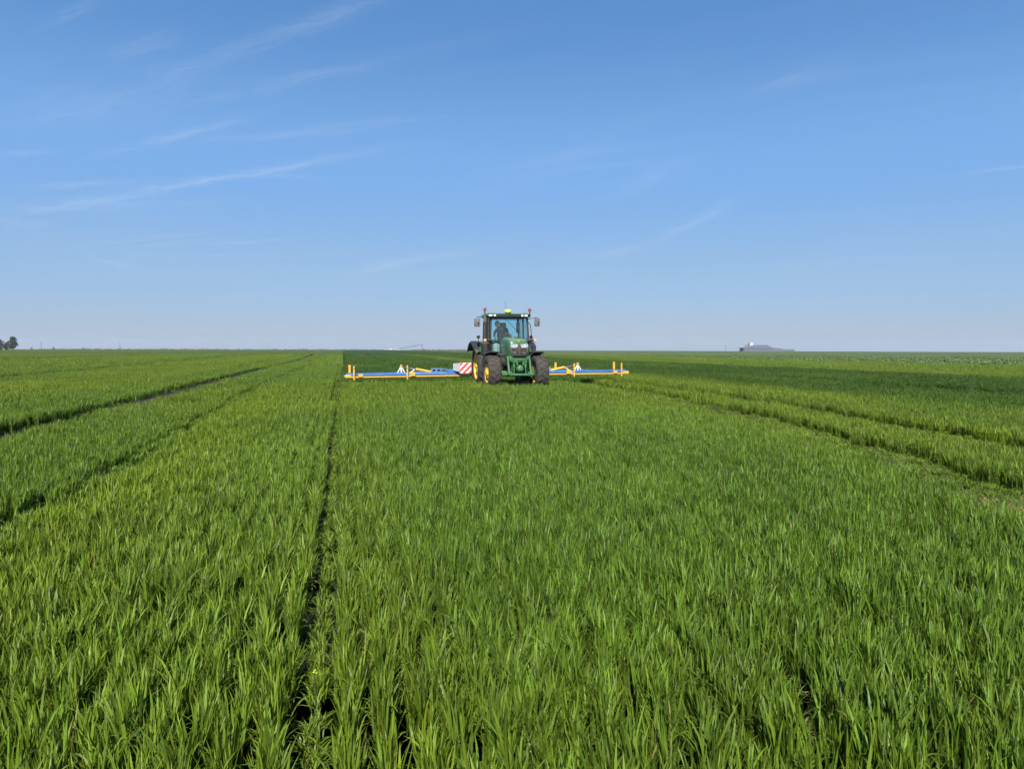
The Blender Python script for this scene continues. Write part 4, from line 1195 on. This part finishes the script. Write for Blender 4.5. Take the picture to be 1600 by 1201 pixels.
tree('conifer_tree', 'tall dark cone-shaped tree, highest thing on the left horizon', sight(21, 420), 7.4, 7.2, 'cone', 3)
tree('broadleaf_tree', 'rounded dark tree cut by the left edge of the picture', sight(-2, 420), 6.0, 7.0, 'round', 4)
tree('broadleaf_tree', 'low dark tree between the rounded tree and the cone-shaped tree', sight(11, 428), 4.6, 3.4, 'round', 5)
tree('shrub', 'lone tiny dark bush on the horizon right of the leaning pole', sight(84, 600), 2.3, 2.0, 'cone', 6, 'bush', None, LEAFB, 20)
tree('shrub', 'faint low bush on the horizon left of the tallest pole', sight(131, 900), 2.6, 6.0, 'round', 7, 'bush', None, LEAFB, 20)
tree('shrub', 'faint far bush on the horizon just right of the cone-shaped tree', sight(50, 900), 2.8, 3.4, 'round', 8, 'bush', None, LEAFB, 20)
POLE = mat('weathered_pole', (0.16, 0.15, 0.14), 0.8)
PALE = mat('pale_post', (0.48, 0.49, 0.5), 0.6)
for xp, dist, H, r_, mtl, lab in ((65, 600, 6.2, .20, POLE, 'wooden pole with crossarm on the left horizon, nearest the trees'), (188, 600, 5.6, .24, POLE, 'thick bare dark pole standing alone on the left horizon'),
                                  (298, 700, 6.0, .16, PALE, 'thin whitish post on the horizon left of the long tramline'), (424, 800, 5.0, .16, PALE, 'short pale post on the horizon above the tramline bend'),
                                  (351, 800, 3.6, .12, PALE, 'faint small post on the horizon between the two pale posts'), (1133, 600, 5.0, .18, POLE, 'slim pole on the horizon left of the grey store building')):
    o = empty('pole', sight(xp, dist)); tag(o, lab, 'pole', 'poles along the horizon')
    MB().tube([(0, 0, -1), (0, 0, H)], [r_, r_ * .7], 8).build('shaft', mtl, o)
    if xp in (65,): MB().box((.5, 0, H - .3), (2.4, .16, .16)).build('crossarm', mtl, o)

# hedge line
def hedge(name, label, x0, x1, dist, H, seed):
    g = np.random.default_rng(seed); o = empty(name, sight((x0 + x1) / 2, dist)); tag(o, label, 'hedge')
    mid = sight((x0 + x1) / 2, dist)
    b = MB(); st_ = MB()
    n = int((x1 - x0) / 1200 * dist / 4)
    for k in range(n):
        p = sight(x0 + (x1 - x0) * (k + g.random()) / n, dist + g.uniform(-8, 8)) - mid
        h_ = H * g.uniform(.45, 1.2)
        leaf_cloud(b, [((p.x, p.y, p.z + h_ * .5), 2.4, h_ * .5)], g, 16, .7)
        st_.tube([(p.x, p.y, p.z - .3), (p.x, p.y, p.z + h_ * .6)], .08, 4)
    b.build('foliage', LEAFB, o, smooth=0); tag(st_.build('stems', BARK, o), kind='stuff')


hedge('hedgerow', 'long thin dark hedge on the horizon left of the tramline', 60, 330, 950, 1.9, 21)
hedge('hedgerow', 'low dark hedge on the horizon where the rows vanish, left of the boom', 330, 600, 1000, 1.8, 22)
hedge('hedgerow', 'faint hedge on the horizon just left of the tractor cab', 640, 745, 1000, 1.6, 23)

# irrigation pivot
pv = empty('irrigation_pivot', sight(640, 480)); tag(pv, 'grey arched irrigation truss on the horizon left of the tractor', 'irrigation boom')
PG = mat('galvanised_pipe', (0.17, 0.19, 0.23), 0.7)
L0, L1 = -8.0, 7.2
pipe = [(L0 + (L1 - L0) * k / 12, 0, 1.0 + 2.9 * (k / 12) ** .8 + .25 * math.sin(math.pi * k / 12)) for k in range(13)]
MB().tube(pipe, .16, 8).build('span_pipe', PG, pv)
b = MB()
low = [(p[0], .0, p[2] - 1.1 * math.sin(math.pi * k / 12)) for k, p in enumerate(pipe)]
b.tube(low, .09, 6)
for k in range(1, 12): b.tube([pipe[k], low[k]], .06, 5); b.tube([pipe[k], low[k + 1]], .05, 5)
b.build('truss', PG, pv)
for sgn, xx in ((-1, 7.2), (1, 8.9)):
    MB().tube([(7.6, 0, 4.0), (xx, sgn * 1.6, 0.2)], .13, 6).build('tower_leg', PG, pv)
    wl = MB().lathe([(.42, -.12), (.55, -.14), (.6, 0), (.55, .14), (.42, .12)], 'y', c=(xx, sgn * 1.6, .55), n=16); wl.build('wheel', TYRE, pv)
MB().box((7.7, 0, 4.0), (.9, .5, .35)).build('control_box', PG, pv)
bx = empty('white_tank', sight(611, 470)); tag(bx, 'small white tank on the horizon left of the irrigation truss', 'tank')
MB().tube([(-.9, 0, 1.0), (-.8, 0, 1.0), (.8, 0, 1.0), (.9, 0, 1.0)], [.3, .55, .55, .3], 14).build('vessel', PALE, bx)
for sx in (-1, 1): MB().box((sx * .5, 0, .25), (.12, .8, .7)).build('cradle', PG, bx)
bx = empty('white_trailer', sight(621, 470)); tag(bx, 'low pale trailer on the horizon between white tank and irrigation truss', 'trailer')
MB().box((0, 0, .85), (3.2, 1.6, .4)).build('bed', PALE, bx, bevel=.03)
for sx in (-1, 1): MB().lathe([(.2, -.1), (.32, -.11), (.36, 0), (.32, .11), (.2, .1)], 'y', c=(sx * .6, -.85, .36), n=14).build('wheel', TYRE, bx)
MB().tube([(-1.6, 0, .8), (-2.6, 0, .55)], .06, 6).build('drawbar', PALE, bx)

# grey store building on the right horizon
sp = sight(1188, 620)
st = empty('store_building', sp); tag(st, 'long blue-grey farm store with white tower on the right horizon', 'building')
ROOFM = mat('store_roof', (0.12, 0.14, 0.175), 0.5, var=0.06, scale=.5)
WALLM = mat('store_wall', (0.11, 0.125, 0.15), 0.7, var=0.06, scale=.5)
PINK = mat('store_pale_roof', (0.36, 0.33, 0.33), 0.6)
k = 620 / 1200.
def X(px_): return (px_ - 1188) * k
Z0 = -1.0
def Zp(py_): return (547.4 - py_) * k + 1.25
MB().loft([[(X(1166), y_, Z0), (X(1208), y_, Z0), (X(1208), y_, Zp(545)), (X(1166), y_, Zp(544))] for y_ in (0, 16)]).build('wall', WALLM, st)
rf = MB().loft([[(X(1166), y_, Zp(544)), (X(1208), y_, Zp(544.8)), (X(1201 - s_), y_ + d_, Zp(539.4)), (X(1172 + s_), y_ + d_, Zp(539.6))] for y_, s_, d_ in ((-.4, 0, 4), (16.4, 0, -4))])
ro = rf.build('roof', ROOFM, st)
b = MB()
for q in range(12): b.box((X(1172 + q * 2.7), 1.9 , Zp(541.9)), (.12, 4.6, .12), Matrix.Rotation(math.atan2(Zp(539.5) - Zp(544.4), 4.4), 3, 'X'))
b.build('roof_seams', ROOFM, ro)
MB().box((X(1175.5), 4.5, (Zp(543) + Zp(536.2)) / 2), (X(1178.3) - X(1172.8), 2.6, Zp(536.2) - Zp(543))).build('tower', PALE, st, bevel=.05)
MB().box((X(1172.0), 4.7, (Zp(543) + Zp(536.4)) / 2), (.55, 2.2, Zp(536.4) - Zp(543))).build('lift_shaft', POLE, st)
MB().loft([[(X(1159), y_, Z0), (X(1166), y_, Z0), (X(1166), y_, Zp(542.6)), (X(1160), y_, Zp(543.8))] for y_ in (-3, 8)]).build('annex_wall', WALLM, st)
MB().loft([[(X(1156), y_, Zp(544.2)), (X(1167), y_, Zp(541.8)), (X(1167), y_, Zp(541.3)), (X(1156), y_, Zp(543.7))] for y_ in (-3.4, 8.4)]).build('annex_roof', PINK, st)
MB().loft([[(X(1208.2), y_, Z0), (X(1223), y_, Z0), (X(1223), y_, Zp(545.6)), (X(1220), y_, Zp(544.4)), (X(1208.2), y_, Zp(544.2))] for y_ in (1, 14)]).build('side_shed', ROOFM, st)
MB().loft([[(X(1223.3), y_, Z0), (X(1243), y_, Z0), (X(1242), y_, Zp(546.0)), (X(1223.3), y_, Zp(545.9))] for y_ in (2, 12)]).build('low_shed', mat('shed_green', (0.10, 0.14, 0.13), 0.7), st)
for q in range(5):
    MB().box((X(1182 + q * 5), -.06, Zp(546)), (1.5, .1, 1.3)).build('door', ROOFM, st)

# birds: a loose flock far off over the field
BIRD = mat('bird_dark', (0.05, 0.05, 0.055), 0.8)
b = MB().tube([(0, -.28, 0), (0, -.12, .01), (0, .08, 0), (0, .32, -.01)], [.02, .07, .06, .015], 8)
body = b.mesh('bird', BIRD)
wg = MB().loft([[(.05, -.10, .03), (.05, .10, .03), (.05, .10, .015), (.05, -.10, .015)], [(.32, -.14, .16), (.32, .06, .15), (.32, .06, .14), (.32, -.14, .15)], [(.62, -.02, .06), (.62, .05, .06), (.62, .05, .055), (.62, -.02, .055)]]).mesh('wing', BIRD)
wgl = MB().loft([[(-.05, -.10, .03), (-.05, .10, .03), (-.05, .10, .015), (-.05, -.10, .015)], [(-.32, -.14, .16), (-.32, .06, .15), (-.32, .06, .14), (-.32, -.14, .15)], [(-.62, -.02, .06), (-.62, .05, .06), (-.62, .05, .055), (-.62, -.02, .055)]]).mesh('wing', BIRD)
g = np.random.default_rng(5)
for (px_, py_) in [(930, 489), (947, 486), (959, 480), (916, 501), (916, 516), (898, 519), (940, 498), (949, 499), (956, 507), (962, 506), (965, 502), (961, 512), (964, 517), (972, 515), (983, 514), (981, 520), (985, 509), (957, 499), (945, 484), (932, 478), (970, 498), (953, 522)]:
    d_ = g.uniform(330, 420)
    o = bpy.data.objects.new('bird', body); C.objects.link(o)
    o.location = ((px_ - 800) / 1200 * d_, d_, CAM_H + (545 - py_) / 1200 * d_)
    o.rotation_euler = (0, g.normal(0, .3), g.uniform(0, 6.28))
    for me in (wg, wgl):
        q = bpy.data.objects.new('wing', me); C.objects.link(q); q.parent = o
    tag(o, 'tiny dark bird of the loose flock in the sky right of the tractor', 'bird', 'birds flying over the field')

# small plant of volunteer rape in the row gap, and a dry clod
fx, fy = -.85, 3.24
rp = empty('rapeseed_plant', (fx, fy, 0)); tag(rp, 'small yellow-flowered plant in the gap between the rows', 'flower')
b = MB().tube([(0, 0, 0), (.01, .0, .15), (.0, .01, .25)], [.005, .004, .002], 6)
g = np.random.default_rng(2)
b.build('stem', LEAFB, rp)
b = MB()
for q in range(4):
    p = Vector((g.normal(0, .014), g.normal(0, .014), .22 + g.random() * .05))
    for r_ in range(4):
        a = r_ * math.pi / 2 + g.random(); d = Vector((math.cos(a), math.sin(a), .3)) * .006; s_ = Vector((-math.sin(a), math.cos(a), 0)) * .003
        b.add([p, p + d * .6 + s_, p + d, p + d * .6 - s_], [(0, 1, 2, 3)])
b.build('petals', GPSY, rp, smooth=0)

# ------------------------------------------------------------------ thin summer haze in the air over the fields
hm = bpy.data.materials.new('haze'); hm.use_nodes = True
t = NT(hm.node_tree); hm.node_tree.nodes.clear()
out = t.n('ShaderNodeOutputMaterial'); pvv = t.n('ShaderNodeVolumePrincipled')
pvv.inputs['Color'].default_value = (.78, .86, 1, 1); pvv.inputs['Density'].default_value = .00016
t.link(pvv.outputs[0], out.inputs['Volume'])
hb = MB().box((0, 0, 4), (6600, 6600, 64)).build('haze', hm, smooth=0)
tag(hb, 'thin pale haze over the far fields', kind='stuff')
